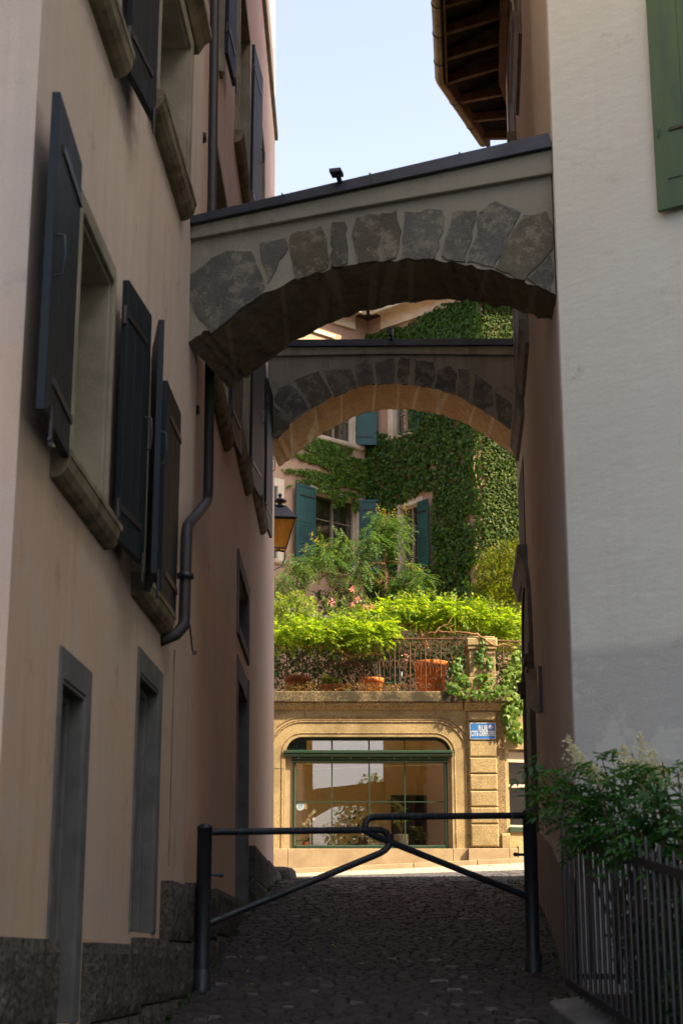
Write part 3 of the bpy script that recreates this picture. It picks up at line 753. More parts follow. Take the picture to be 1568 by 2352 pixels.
m.add(vs, [tuple(range(k)), tuple(range(k, 2*k))[::-1]]+[(i, i+k, (i+1) % k+k, (i+1) % k) for i in range(k)]); m.build('sill', M['stoneG'], w0, .006)
# arched stone portal
f = frR(18.2, 20.4); L = f.L; bz = gz(2.2, 19.5)
m = MB(); arcn = 14; r0, r1 = L/2-.22, L/2+.02; cz = bz+2.75
for i in range(arcn):
    a0 = math.pi*i/arcn; a1 = math.pi*(i+1)/arcn
    m.prism(f, [(L/2-r0*math.cos(a0), cz+r0*math.sin(a0)), (L/2-r1*math.cos(a0), cz+r1*math.sin(a0)), (L/2-r1*math.cos(a1), cz+r1*math.sin(a1)), (L/2-r0*math.cos(a1), cz+r0*math.sin(a1))][::-1], -.02, .045)
M['portal'] = simple('dark_sandstone', (.085,.072,.06), (.05,.043,.036), 5, .85, 0, 50, .4, .006)
for u in (0, L-.24):
    m.box(f, u, u+.24, -.02, .045, bz-.3, bz+2.45); m.box(f, u-.03, u+.27, -.02, .08, bz+2.45, bz+2.52); m.box(f, u-.04, u+.28, -.02, .11, bz+2.52, bz+2.62); m.box(f, u-.02, u+.26, -.02, .06, bz+2.62, cz)
    m.box(f, u+.05, u+.09, .045, .055, bz, bz+2.3); m.box(f, u+.15, u+.19, .045, .055, bz, bz+2.3)
pt_ = m.build('portal', M['portal'], rb, .008)
m = MB(); m.box(f, .24, L-.24, -.01, .02, bz-.2, cz+.02); pts = [(L/2-r0*math.cos(math.pi*i/16), cz+r0*math.sin(math.pi*i/16)) for i in range(17)]
m.prism(f, pts[::-1], -.01, .02); m.build('door', M['dark'], pt_)
# glass blade sign and its bracket
f = frR(16.2, 16.5)
m = MB(); q = f.pt(0, .02, bz+1.95)
zs0 = PY(1218, 1650, 16.3).z; zs1 = PY(1218, 1540, 16.3).z
f2 = f.sub(0, .03, R(90), 1)
m.prism(f2, [(0, zs0), (.03, zs0+.04), (.10, zs0+.10), (.10, zs1), (.02, zs1)], -.01, .01)
o = m.build('hanging_sign', M['gutter']); tag(o, 'small brown pointed sign hung on the mauve wall beside the arched portal', 'sign')
m = MB(); m.box(f, -.06, .06, .0, .035, zs0+.05, zs1+.02); b_ = m.build('bracket', M['iron'], None); b_.parent = o
# door bell / fixings by corner
# ---------------------------------------------------------------- right white house
FW = Frame((1.43, 10.0), (7.0, 6.435), flip=False)
if FW.n.dot(Vector((0,-1))) < 0: FW.n = -FW.n
wb = empty('white_house', (5, 8, 0), 'white rendered house with a sage green shutter at the right edge', 'house')
m = MB(); m.sheet(FW, 0, FW.L, -2.6, 16)
lp_ = [(1.43,10.0),(7.0,6.435),(7.6,-16),(22,-16),(22,11.9),(4.4,11.95),(1.62,10.35)]  # unseen wing toward the viewer, added to shade the square
for i in range(1, len(lp_)):
    a = lp_[i]; b = lp_[(i+1) % len(lp_)]
    m.add([(*a,-6),(*b,-6),(*b,16),(*a,16)], [(3,2,1,0)])
m.add([(x, y, 16) for x, y in lp_], [tuple(range(len(lp_)))])
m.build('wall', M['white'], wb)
m = MB(); m.hexa([(1.2,9.7,16),(7.4,6.0,16),(22,-16,16),(22,12.2,16),(6,10,17.8),(12,6,17.8),(16,0,17.8),(16,10,17.8)]); m.build('roof', M['terraD'], wb)
u0, z0 = FW.pix(1510, 487, .05); _, z1 = FW.pix(1478, 0, .05)
f = FW.sub(u0, .03, 0, 1)
so = shutter(wb, f, .62, z0, z0+1.75, mat='shutG', irons=False, handle=False)
m = MB(); 
m.tube([f.pt(.04, .05, z0+.50), f.pt(.05, .062, z0+.52), f.pt(.05, .062, z0+.56), f.pt(.045, .05, z0+.58)], .005, 6); m.build('handle', M['shutG'], so)
m = MB(); m.box(f, .11, .6, .034, .046, z0+.535, z0+.555); m.box(f, .085, .6, .034, .040, z0+.2, z0+.205); m.build('strap_hinge', M['iron'], so)
hW = window(wb, FW, u0+.66, u0+1.6, z0+.02, z0+1.7, dp=-.0, surround=False, frame='cream') if False else None

def soffit_mat(nm, c1, c2, joint):
    t = NT(nm); p = t.pos(); v = t.n('TexVoronoi', feature='DISTANCE_TO_EDGE'); v.inputs['Scale'].default_value = 1.0
    t.l(t.pos((2.9, .12, .35)), v.inputs['Vector'])
    e = t.ramp(t.math('ADD', v.outputs['Distance'], t.math('MULTIPLY', t.noise(p, 9, 4), .04)), [(.05, 0), (.08, 1)])
    col = t.mix(joint, t.mix(c1, c2, t.ramp(t.noise(t.pos((1.5,6,6)), 3, 6, .7), [(.35, 0), (.65, 1)])), e)
    t.bsdf(col, .9, 0, t.math('ADD', t.noise(p, 12, 6), t.math('MULTIPLY', e, -.15)), .6, .02, .15); return t.m
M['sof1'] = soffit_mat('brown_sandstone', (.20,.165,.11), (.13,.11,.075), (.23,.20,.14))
M['sof2'] = soffit_mat('bounce_tinted_sandstone', (.62,.42,.21), (.46,.29,.13), (.66,.52,.33))  # sandstone, with golden bounce light from the street put into its colour
# ---------------------------------------------------------------- the two stone arches over the lane
def arch(name, label, fr, top, intr, stones, depth, depth1, soff, ledge_pts, metal_pts, root_xyz, overhang=.05):
    root = empty(name, root_xyz, label, 'stone arch', 'stone arches spanning the lane')
    dep = lambda u: depth + (depth1-depth)*min(max(u/fr.L,0),1)
    def prism2(m, poly, ex, v1):
        n = len(poly); m.add([fr.pt(u, -dep(u)-ex, z) for u, z in poly] + [fr.pt(u, v1, z) for u, z in poly], [tuple(range(n))[::-1], tuple(range(n, 2*n))] + [(i, (i+1) % n, (i+1) % n + n, i + n) for i in range(n)])
    T = [fr.pix(*p) for p in metal_pts]           # top edge of masonry (under the metal)
    I = [fr.pix(*p) for p in intr]
    rr = random.Random(3)
    J = []
    for i in range(len(I)-1):
        for k in range(3):
            t = k/3.0; J.append((I[i][0]+(I[i+1][0]-I[i][0])*t + (rr.uniform(-.010,.010) if k else 0), I[i][1]+(I[i+1][1]-I[i][1])*t + (rr.uniform(-.012,.012))))
    J.append(I[-1])
    E = [fr.pix(*p) for p in ledge_pts]
    poly = E + J[::-1]
    # strip of quads between ledge and intrados keeps the faces clean
    m = MB(); n = len(J)
    us = [e[0] for e in E]; zs = [e[1] for e in E]
    front = [fr.pt(u, 0, z) for u, z in J]; back = None
    midv = []
    ND = 6
    rows = []
    for k in range(ND+1):
        rows.append([fr.pt(u, -dep(u)*k/ND, z + (0 if k in (0,) else rr.uniform(-.012,.012))) for u, z in J])
    for k in range(ND):
        b = len(m.v); m.v += [tuple(p) for p in rows[k]+rows[k+1]]
        for i in range(n-1): m.f.append([b+i, b+i+1, b+n+i+1, b+n+i]); m.sm.append(False)
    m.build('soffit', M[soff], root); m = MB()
    tops = [(u, float(np.interp(u, us, zs))) for u, z in J]
    for v in (0, 1):
        b = len(m.v); m.v += [tuple(fr.pt(u, -dep(u)*v, z)) for u, z in J] + [tuple(fr.pt(u, -dep(u)*v, z)) for u, z in tops]
        for i in range(n-1): m.f.append([b+i, b+n+i, b+n+i+1, b+i+1]); m.sm.append(False)
    for u_, i in ((0, 0), (1, n-1)):
        a = J[i]; t = tops[i]
        m.add([fr.pt(a[0],0,a[1]), fr.pt(t[0],0,t[1]), fr.pt(t[0],-dep(t[0]),t[1]), fr.pt(a[0],-dep(a[0]),a[1])], [(0,1,2,3)])
    m.build('masonry', M['archP'], root)
    # ledge course
    m = MB(); q = [(E[0][0]-.02, E[0][1])] + E[1:-1] + [(E[-1][0]+.02, E[-1][1])]
    qq = [(T[0][0]-.02, T[0][1])] + T[1:-1] + [(T[-1][0]+.02, T[-1][1])]
    prism2(m, q + qq[::-1], .04, .045); m.build('ledge', M['archP'], root, .008)
    # metal cover
    m = MB(); C = [fr.pix(*p) for p in top]
    prism2(m, qq + C[::-1], .08, .085); mc = m.build('metal_cover', M['zinc'], root, .004)
    m = MB()
    for k in (.28, .52, .76):
        u = qq[0][0] + (qq[-1][0]-qq[0][0])*k; za = float(np.interp(u, [x[0] for x in qq], [x[1] for x in qq])); zb2 = float(np.interp(u, [x[0] for x in C], [x[1] for x in C]))
        m = MB(); m.box(fr, u-.006, u+.006, .085, .092, za, zb2+.006); m.build('cover_seam', M['zinc'], mc)
    # voussoirs: each stone slightly proud of the pointing, edges ragged
    m = MB()
    for s in stones:
        p = [fr.pix(*c6(*q)) for q in s]; o = []
        for i in range(len(p)):
            a, b = p[i], p[(i+1) % len(p)]; L = math.hypot(b[0]-a[0], b[1]-a[1]); k = max(2, int(L/.045))
            for j in range(k):
                t = j/k; o.append((a[0]+(b[0]-a[0])*t + rr.uniform(-.011,.011), a[1]+(b[1]-a[1])*t + rr.uniform(-.011,.011)))
        cu = sum(x[0] for x in o)/len(o); cz = sum(x[1] for x in o)/len(o); pr = rr.uniform(.006, .014); N = len(o)
        zmax = 99
        outer = [fr.pt(cu+(u-cu)*1.11, -.03, cz+(z-cz)*1.08) for u, z in o]; inn = [fr.pt(cu+(u-cu)*1.08, pr, cz+(z-cz)*1.06) for u, z in o]
        m.add(outer + inn, [tuple(range(N, 2*N)) if fr.n.dot(Vector((0,-1))) > 0 else tuple(range(N, 2*N))[::-1]] + [(i, (i+1) % N, (i+1) % N+N, i+N) for i in range(N)])
    m.build('voussoirs', M['archS'], root)
    return root
F1 = Frame((-1.09, 10.72), (1.46, 10.12))
S1 = [[(60,405),(130,350),(200,305),(290,305),(322,380),(345,440),(320,475),(240,530),(150,608),(100,560),(62,480)],
 [(335,275),(430,250),(440,290),(395,365),(372,420),(350,340)],
 [(455,240),(575,205),(590,250),(600,362),(480,403)], [(620,195),(665,185),(680,300),(675,348),(615,360)],
 [(715,170),(865,150),(875,220),(860,320),(820,333),(725,338),(705,240)], [(905,155),(1045,140),(1050,200),(1010,325),(890,325)],
 [(1090,150),(1175,145),(1165,220),(1130,335),(1045,318)], [(1190,150),(1260,112),(1345,150),(1250,355),(1150,335),(1195,220)],
 [(1362,170),(1450,150),(1476,200),(1476,290),(1370,405),(1262,368),(1330,220)],
 [(1474,318),(1474,462),(1385,412)]]
I1 = [c6(*p) for p in [(50,655),(100,622),(150,600),(245,530),(330,475),(405,438),(480,405),(550,384),(620,366),(720,347),(790,340),(860,335),(1000,333),(1060,338),(1120,348),(1180,360),(1240,374),(1300,392),(1360,413),(1430,440),(1490,468)]]
a1 = arch('stone_arch', 'nearer and larger stone arch between the pink house and the white house', F1,
     [(433,510),(1262,318)], I1, S1, 1.0, .58, 'sof1', [(431,557),(812,484),(1263,404)], [(433,528),(1262,350)], (0.1, 10.4, 4))
m = MB(); q = F1.pix(*c6(657, 45)); m.tube([F1.pt(q[0], .05, q[1]-.02), F1.pt(q[0]+.0, .16, q[1]+.02)], .018, 8); m.box(F1, q[0]-.05, q[0]+.03, .10, .20, q[1]+.02, q[1]+.045)
m.build('rain_spout', M['zinc'], a1)
F2 = Frame((-1.12, 21.25), (2.45, 20.85))
S2 = [[(374,925),(387,908),(452,965),(440,990),(402,1028),(374,1028)], [(392,880),(407,842),(445,822),(460,832),(522,910),(452,958)],
 [(475,805),(560,772),(612,864),(537,908)], [(588,770),(685,762),(710,826),(627,866)], [(703,752),(750,730),(765,737),(778,818),(724,826)],
 [(787,737),(853,724),(855,813),(797,818)], [(877,717),(918,724),(913,816),(874,816)], [(947,732),(1008,737),(1018,788),(998,830),(938,818)],
 [(1035,770),(1080,752),(1100,782),(1095,853),(1022,828)], [(1112,762),(1158,765),(1148,876),(1112,858)], [(1177,782),(1238,832),(1248,898),(1202,916),(1167,890)],
 [(1252,852),(1318,902),(1322,1000),(1270,958)]]
I2 = [c6(*p) for p in [(360,1048),(400,1022),(445,985),(487,950),(530,921),(575,893),(620,870),(665,848),(710,832),(755,823),(800,819),(850,818),(900,820),(950,826),(1000,835),(1050,848),(1100,865),(1150,890),(1200,921),(1240,948),(1280,976),(1338,1022)]]
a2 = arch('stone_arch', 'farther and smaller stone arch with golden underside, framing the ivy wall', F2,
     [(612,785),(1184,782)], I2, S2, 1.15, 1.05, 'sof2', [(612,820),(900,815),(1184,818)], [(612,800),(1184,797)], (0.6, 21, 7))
m = MB(); q = F2.pix(*c6(848, 640)); m.tube([F2.pt(q[0], .05, q[1]-.05), F2.pt(q[0], .2, q[1]+.0)], .022, 8); m.box(F2, q[0]-.03, q[0]+.03, .12, .22, q[1]-.03, q[1]+.08)
m.build('rain_spout', M['zinc'], a2)

# ---------------------------------------------------------------- barrier
PL = Vector((-.915, 11.2)); PR = Vector((1.375, 12.2))
FB_ = Frame(PL, PR)
def gate(name, label, px, flip, ptop, pbase, rail, pinpx):
    u, zt_ = FB_.pix(*ptop); _, zb_ = FB_.pix(*pbase)
    p = FB_.pt(u, 0, 0); g = gz(p.x, p.y)
    root = empty(name, (p.x, p.y, g), label, 'barrier', 'two halves of the tubular barrier')
    m = MB(); r = .050
    m.lathe((p.x, p.y, 0), [(r+.012, g-.05), (r+.012, g+.13), (r+.002, g+.135), (r, g+.14), (r, zt_-.03), (r+.004, zt_-.028), (r+.004, zt_-.018), (r-.006, zt_-.006), (r-.02, zt_+.004), (.005, zt_+.008)], 20)
    m.build('post', M['barr'], root)
    m = MB(); pts = [FB_.pt(*(lambda q: (q[0], 0, q[1]))(FB_.pix(*q_))) for q_ in rail]
    m.tube(pts, .0235, 12); rl = m.build('rail', M['barr'], root)
    m = MB(); rr = random.Random(px)
    for k in range(6):
        a = pts[0].lerp(pts[1], rr.uniform(.1, .95)); d = (pts[1]-pts[0]).normalized(); L = rr.uniform(.006, .02)
        m.tube([a-d*L, a-d*L*.3, a+d*L*.4, a+d*L], [.0212, .0239, .0238, .0212], 7)
    m.build('paint_chips', M['chip'], rl)
    m = MB(); u2, z2 = FB_.pix(*pinpx); s = -1 if flip else 1
    m.tube([FB_.pt(u, 0, z2), FB_.pt(u + s*(r+.055), 0, z2)], .011, 10); m.tube([FB_.pt(u + s*(r+.055), 0, z2), FB_.pt(u + s*(r+.085), 0, z2)], .014, 10)
    m.build('stop_pin', M['zinc'], root)
def arcp(cx, cy, r, a0, a1, n):
    return [(cx+r*math.cos(math.radians(a0+(a1-a0)*i/n)), cy-r*math.sin(math.radians(a0+(a1-a0)*i/n))) for i in range(n+1)]
gate('barrier_gate', 'left half of the tubular barrier, post beside the granite plinth', 11, False, (471,1894), (470,2275),
     [(476,1911), (868,1906)] + arcp(868, 1932, 26, 80, -50, 7) + [(876,1957),(478,2118)][0:0] + [(872,1960), (478,2122)], (490,2009))
gate('barrier_gate', 'right half of the tubular barrier, post beside the mauve wall and bush', 5, True, (1214,1860), (1222,2210),
     [(1214,1873), (862,1876)] + arcp(858, 1897, 20, 90, 215, 7) + [(850,1916), (1217,2062)], (1195,1963))

# ---------------------------------------------------------------- iron fence in front of the white house
fence = empty('iron_fence', (1.4, 8.2, -.3), 'dark wrought iron fence on a stone kerb in front of the white house', 'fence')
FF = Frame((1.276, 9.6), (1.475, 7.3)); FF.n = -FF.n if FF.n.x > 0 else FF.n
def fz(Y): return .667 - .133*(9.6-Y)
def bar(fr, u, z0, z1, r=.0105, top=True):
    m = MB(); P = fr.pt
    m.tube([P(u,0,z0), P(u,0,z1-.012), P(u,0,z1)], [r, r, r*.55], 8); m.build('bar', M['iron'], fence)
k = 0; u = 0.0; rb_ = random.Random(2)
while u < 4.1:
    Y = 9.6 + FF.d.y*u; t = fz(Y)
    bar(FF, u, t-.84, t+.105+rb_.uniform(-.02,.02) - (.045 if k % 2 else 0)); 
    u += .112; k += 1
for dz in (0.0, -.79):
    m = MB(); P = FF.pt; a = (0-.02, fz(9.6)+dz); b = (4.2, fz(9.6+FF.d.y*4.2)+dz)
    m.hexa([P(a[0],-.011,a[1]-.02),P(b[0],-.011,b[1]-.02),P(b[0],.011,b[1]-.02),P(a[0],.011,a[1]-.02),P(a[0],-.011,a[1]+.02),P(b[0],-.011,b[1]+.02),P(b[0],.011,b[1]+.02),P(a[0],.011,a[1]+.02)])
    m.build('rail', M['iron'], fence)
FK = Frame((1.276, 9.6), (3.6, 8.3))
for k in range(1, 14):
    u = k*.15; bar(FK, u, -.08, fz(9.6)+.14 + rb_.uniform(-.02,.03))
for zz in (.667,-.10):
    m = MB(); m.box(FK, .02, 2.4, -.011, .011, zz-.016, zz+.016); m.build('rail', M['iron'], fence)
m = MB()
for Y0 in (9.62, 8.75, 7.9, 7.05, 6.2):
    Y1 = Y0-.84; x0 = 1.276+(9.6-Y0)*.0865; x1 = 1.276+(9.6-Y1)*.0865
    z0 = fz(Y0)-.87; z1 = fz(Y1)-.87
    m.hexa([(x1-.13,Y1,-2),(x1+.12,Y1,-2),(x0+.12,Y0,-2),(x0-.13,Y0,-2),(x1-.11,Y1,z1-.03),(x1+.10,Y1,z1),(x0+.10,Y0,z0),(x0-.11,Y0,z0-.03)])
m.build('kerb_wall', M['stoneG'], fence, .02)
m = MB(); m.add([(1.38,9.6,-.22),(1.55,6.0,-.75),(6.5,6.7,-.6),(3.6,8.5,-.3),(1.5,9.9,-.2)], [(0,1,2,3,4)]); o = m.build('garden_bed', M['soil']); struct(o)
m = MB(); m.add([(0,0,0)], []) if False else None

# ---------------------------------------------------------------- shop building with terrace
YF = 33.0
FS = Frame((-7, YF), (9, YF)); 
def fs(px, py, v=0): return FS.pix(px, py, v)
shop = empty('shop_building', (1, 34, 1.6), 'low golden granite shop front with a wide green framed window and a roof terrace', 'shop building')
uR = fs(1160, 1800)[0]; zTop = fs(900, 1590)[1]; zB0 = .6
wl, wt = fs(656, 1692); wr, wb_ = fs(1040, 1950)
zsill = fs(900, 1949)[1]
m = MB(); m.sheet(FS, 0, uR, zB0, zTop-.05, [(wl, wr, zsill-.0, wt, .34)][:0] + [(wl, wr, zsill, wt, .0001)][:0] , 0) if False else None
us_ = [0, .6, 4.2, wl, wr, uR]; zs_ = [zB0, zsill, wt, zTop-.12]
for i in range(5):
    for j in range(3):
        if i in (1, 3) and j == 1: continue
        P = FS.pt; m.add([P(us_[i],0,zs_[j]),P(us_[i+1],0,zs_[j]),P(us_[i+1],0,zs_[j+1]),P(us_[i],0,zs_[j+1])], [(0,1,2,3)])
RC = .34
for s, uc in ((1, wl), (-1, wr)):    # rounded upper corners
    pts = [(uc, wt)] + [(uc+s*RC - s*RC*math.cos(a), wt-RC+RC*math.sin(a)) for a in [math.pi/2*(1-k/8) for k in range(9)]]
    m.prism(FS, pts if s < 0 else pts[::-1], -.30, 0)
m.box(FS, wl-.30, wl, -.36, -.002, zsill, wt); m.box(FS, wr, wr+.30, -.36, -.002, zsill, wt); m.box(FS, wl, wr, -.36, -.002, wt, wt+.3); m.box(FS, wl, wr, -.36, -.002, zsill-.3, zsill)
wallo = m.build('wall', M['granF'], shop)
for (a_, b_) in ((0, wl-.02), (wr+.42, fs(1072, 1760)[0])):
    for y_ in (1765,): m = MB(); zj = fs(800, y_)[1]; m.box(FS, a_, b_, -.01, .002, zj-.006, zj+.006); m.build('stone_joint', M['granL'], shop)
for px_ in (700, 1000):
    m = MB(); uj_ = fs(px_, 1650)[0]; m.box(FS, uj_-.005, uj_+.005, -.01, .002, wt+.42, fs(800,1634)[1]); m.build('stone_joint', M['granL'], shop)
# side return with its own small window
FQ = Frame((FS.pt(uR,0,0).x, YF), (FS.pt(uR,0,0).x+4.5, YF+1.0))
q0 = FQ.pix(1166, 1720); q1 = FQ.pix(1197, 1900)
hs = (q0[0], q0[0]+1.5, q1[1], q0[1], .25)
m = MB(); m.sheet(FQ, 0, FQ.L, zB0, zTop-.12, [hs]); m.build('side_wall', M['granF'], shop)
w0 = window(shop, FQ, *hs, surround=False, frame='cream', muntin=False)
m = MB(); m.box(FQ, hs[0]-.02, hs[1], .0, .05, hs[2]-.10, hs[2]); m.build('sill', M['green'], w0, .004)
m = MB(); m.box(FQ, hs[0], hs[1], -.17, -.13, hs[2]+.80, hs[2]+.86); m.box(FQ, hs[0], hs[1], -.17, -.13, hs[3]-.25, hs[3]-.05); m.build('blind', M['cream'], w0)
# rear and roof (terrace slab)
m = MB()
x0 = -7; xe = FQ.pt(FQ.L,0,0)
m.hexa([(-1.9,YF+.37,zTop-.30),(xe.x,YF+1.2,zTop-.30),(xe.x,48,zTop-.30),(-1.9,48,zTop-.30),(-1.9,YF+.02,zTop-.06),(xe.x,YF+.9,zTop-.06),(xe.x,48,zTop-.06),(-1.9,48,zTop-.06)])
m.cube(x0, -1.902, YF+.02, 34.6, zTop-.30, zTop-.06); m.cube(x0, -1.902, 36.8, 48, zTop-.30, zTop-.06); m.cube(x0, -5.2, 34.602, 36.798, zTop-.30, zTop-.06)  # gap left as an added skylight, out of view, to brighten the shop
m.build('terrace_slab', M['lime'], shop)
# cornice: dark ledge over a narrower moulding
def seg_profile(fr, u0, u1, prof, name, mat, par, bev=.006):
    m = MB(); n = len(prof); P = fr.pt
    vs = [P(u0, v, z) for v, z in prof] + [P(u1, v, z) for v, z in prof]
    m.add(vs, [tuple(range(n)), tuple(range(n, 2*n))[::-1]] + [(i, i+n, (i+1) % n+n, (i+1) % n) for i in range(n)])
    return m.build(name, mat, par, bev)
zL1 = fs(900, 1616)[1]; zL2 = fs(900, 1631)[1]
ue = fs(1062, 1600)[0]
seg_profile(FS, 0, ue, [(-.3, zL1), (.15, zL1), (.17, zL1+.02), (.17, zTop-.02), (.15, zTop), (-.3, zTop)], 'ledge', M['granL'], shop)
seg_profile(FS, ue+.02, uR+.12, [(-.3, zL1), (.21, zL1), (.22, zL1+.02), (.22, zTop-.03), (.20, zTop-.01), (-.3, zTop-.01)], 'ledge', M['granL'], shop)
seg_profile(FQ, .1, FQ.L, [(-.3, zL1), (.15, zL1), (.15, zTop-.02), (-.3, zTop-.02)], 'ledge', M['granL'], shop)
M['granM'] = granite('moulding_granite', (.36,.255,.12), (.235,.16,.078), (.10,.07,.035), 34, .6, None, .6)
seg_profile(FS, 0, ue-.01, [(-.1, zL2), (.03, zL2), (.07, zL2+.04), (.12, zL1-.002), (-.1, zL1-.002)], 'cornice', M['granM'], shop)
seg_profile(FS, ue+.02, uR+.08, [(-.1, zL2-.02), (.07, zL2-.02), (.11, zL2+.04), (.16, zL1-.002), (-.1, zL1-.002)], 'cornice', M['granM'], shop)
seg_profile(FQ, .06, FQ.L, [(-.1, zL2-.02), (.03, zL2-.02), (.10, zL1-.002), (-.1, zL1-.002)], 'cornice', M['granM'], shop)
# moulded bands that run round the window
m = MB()
for off, r in ((.07, .012), (.30, .018), (.335, .010), (.40, .016)):
    rc = RC+off; pts = [(wl-off, zsill+.02 + (.45 if off > .3 else 0)), (wl-off, wt-RC)]
    pts += [(wl+RC-rc*math.cos(a), wt-RC+rc*math.sin(a)) for a in [math.pi/2*k/10 for k in range(1, 11)]]
    pts += [(wr-RC+rc*math.sin(a), wt-RC+rc*math.cos(a)) for a in [math.pi/2*k/10 for k in range(0, 11)]]
    pts += [(wr+off, wt-RC), (wr+off, zsill+.02 + (.3 if off > .3 else 0))]
    m.tube([FS.pt(u, .002, z) for u, z in pts], r, 6)
m.build('window_moulding', M['granM'], shop)
# base course of limestone blocks
zK = fs(900, 2030)[1]
joints = [fs(p, 1980)[0] for p in (560, 660, 1039, 1074)]
joints = [0, joints[0], joints[1], joints[2], joints[3]]
for i in range(4):
    m = MB(); m.cbox(FS, joints[i]+.004, joints[i+1]-.004, -.2, .05, zB0, zsill-.004, .008); m.build('base_block', M['lime'], shop)
m = MB(); m.cbox(FS, joints[4]+.004, uR+.02, -.2, .14, zB0, zsill-.004, .010); m.build('base_block', M['lime'], shop)
m = MB(); m.cbox(FS, uR+.03, uR+.20, -.2, .10, zB0, zsill-.004, .010); m.build('base_block', M['lime'], shop)
m = MB(); m.cbox(FQ, .22, FQ.L, -.2, .05, zB0, zsill+.05, .010); m.build('base_block', M['lime'], shop)
# pilaster of rusticated blocks
pu0 = fs(1077, 1750)[0]; pu1 = fs(1140, 1750)[0]
ys_ = [1634, 1657, 1700, 1740, 1778, 1816, 1854, 1893, 1946]
zz_ = [fs(1100, y)[1] for y in ys_]
m = MB()
for i in range(len(zz_)-1):
    if i == 1: m.cbox(FS, pu0, pu1, -.1, .035, zz_[i+1]+.008, zz_[i]-.008, .02)
    else: m.cbox(FS, pu0, pu1, -.1, .075, zz_[i+1]+.008, zz_[i]-.008, .025)
m.build('pilaster', M['granF'], shop)
m = MB(); m.box(FS, pu0-.05, uR, -.1, .012, zsill, zL2); m.build('pilaster_backing', M['granM'], shop)
seg_profile(FS, uR-.10, uR+.06, [(-.1, zsill), (.06, zsill), (.06, zsill+.25), (.03, zsill+.3), (-.1, zsill+.3)], 'base_moulding', M['granF'], shop)
# window frame
zt0 = fs(800, 1738)[1]; zt1 = fs(800, 1723)[1]; vF = -.20
def gpath(ins): 
    rc = RC-ins; pts = [(wl+ins, zt1), (wl+ins, wt-RC)] + [(wl+RC-rc*math.cos(a), wt-RC+rc*math.sin(a)) for a in [math.pi/2*k/8 for k in range(1, 9)]]
    pts += [(wr-RC+rc*math.sin(a), wt-RC+rc*math.cos(a)) for a in [math.pi/2*k/8 for k in range(0, 9)]] + [(wr-ins, wt-RC), (wr-ins, zt1)]; return pts
m = MB(); A_, B_ = gpath(0.0), gpath(.055); n = len(A_)
for v0, v1 in ((vF, vF+.07),):
    vs = [FS.pt(u, v1, z) for u, z in A_] + [FS.pt(u, v1, z) for u, z in B_] + [FS.pt(u, v0, z) for u, z in B_]
    m.add(vs, [(i, i+1, n+i+1, n+i) for i in range(n-1)] + [(n+i, n+i+1, 2*n+i+1, 2*n+i) for i in range(n-1)])
mu = [fs(p, 1800)[0] for p in (762, 848, 930)]
for u in mu: m.box(FS, u-.012, u+.012, vF, vF+.05, zt1, wt-.03)
l0, l1 = fs(672, 1840)[0], fs(1028, 1840)[0]
tf = m.build('transom_frame', M['green'], shop)
m = MB(); vent0, vent1 = fs(680, 1700), fs(704, 1721)
P = FS.pt
m.add([P(u, vF+.03, z) for u, z in gpath(.03) if u < vent1[0]] + [P(vent1[0], vF+.03, wt-.04), P(vent1[0], vF+.03, zt1)], [tuple(range(len([1 for u, z in gpath(.03) if u < vent1[0]])+2))])
m.build('blind_panel', M['green'], tf)
m = MB(); gw = (fs(758,1800)[0]-0)
m.box(FS, vent1[0], mu[0]-.016, vF+.02, vF+.026, zt1, wt-.05); m.box(FS, mu[0]+.016, mu[1]-.016, vF+.02, vF+.026, zt1, wt-.05); m.box(FS, mu[1]+.016, mu[2]-.016, vF+.02, vF+.026, zt1, wt-.05)
gp_ = [(mu[2]+.016, wt-.05), (mu[2]+.016, zt1)] + [(u, z) for u, z in gpath(.05)[::-1] if u > wr-RC-.01]
m.add([P(u, vF+.023, z) for u, z in gp_], [tuple(range(len(gp_)))])
m.build('pane', M['shopglass'], tf)
m = MB(); 
seg_profile(FS, wl-.02, wr+.02, [(vF, zt0), (.0, zt0), (.04, zt0+.03), (.015, zt0+.05), (.05, zt0+.075), (.05, zt1-.02), (.02, zt1), (vF, zt1)], 'transom_rail', M['green'], shop, .003)
m = MB(); zt2 = fs(800, 1747)[1]
seg_profile(FS, l0-.02, l1+.02, [(vF, zt2-.03), (-.05, zt2-.03), (-.03, zt2), (-.05, zt2+.02), (-.02, zt2+.04), (-.03, zt0-.003), (vF, zt0-.003)], 'blind_rail', M['green'], shop, .003)
for px in (686, 762, 805, 848, 905, 944, 985):
    if True:
        u = fs(px, 1742)[0]; m = MB(); m.box(FS, u-.008, u+.008, -.03, -.005, zt0-.045, zt0-.005); m.build('rail_hook', M['lime'], shop)
m = MB(); za = zsill
m.cbox(FS, l0, l0+.06, vF, -.06, za, zt2-.03, .02); m.cbox(FS, l1-.06, l1, vF, -.06, za, zt2-.03, .02); m.cbox(FS, l0+.06, l1-.06, vF, -.05, za, za+.07, .015)
for u in mu: m.box(FS, u-.012, u+.012, vF, vF+.05, za+.07, zt2-.03)
zm = fs(800, 1840)[1]; e = [l0+.06]+mu+[l1-.06]
for i in range(4): m.box(FS, e[i]+(.018 if i else 0), e[i+1]-(.018 if i < 3 else 0), vF, vF+.045, zm-.010, zm+.010)
wf = m.build('shop_window', M['green'], shop)
m = MB(); P = FS.pt; a_, b_ = za+.065, zt2-.035; tl = (b_-a_)*math.tan(R(.44))
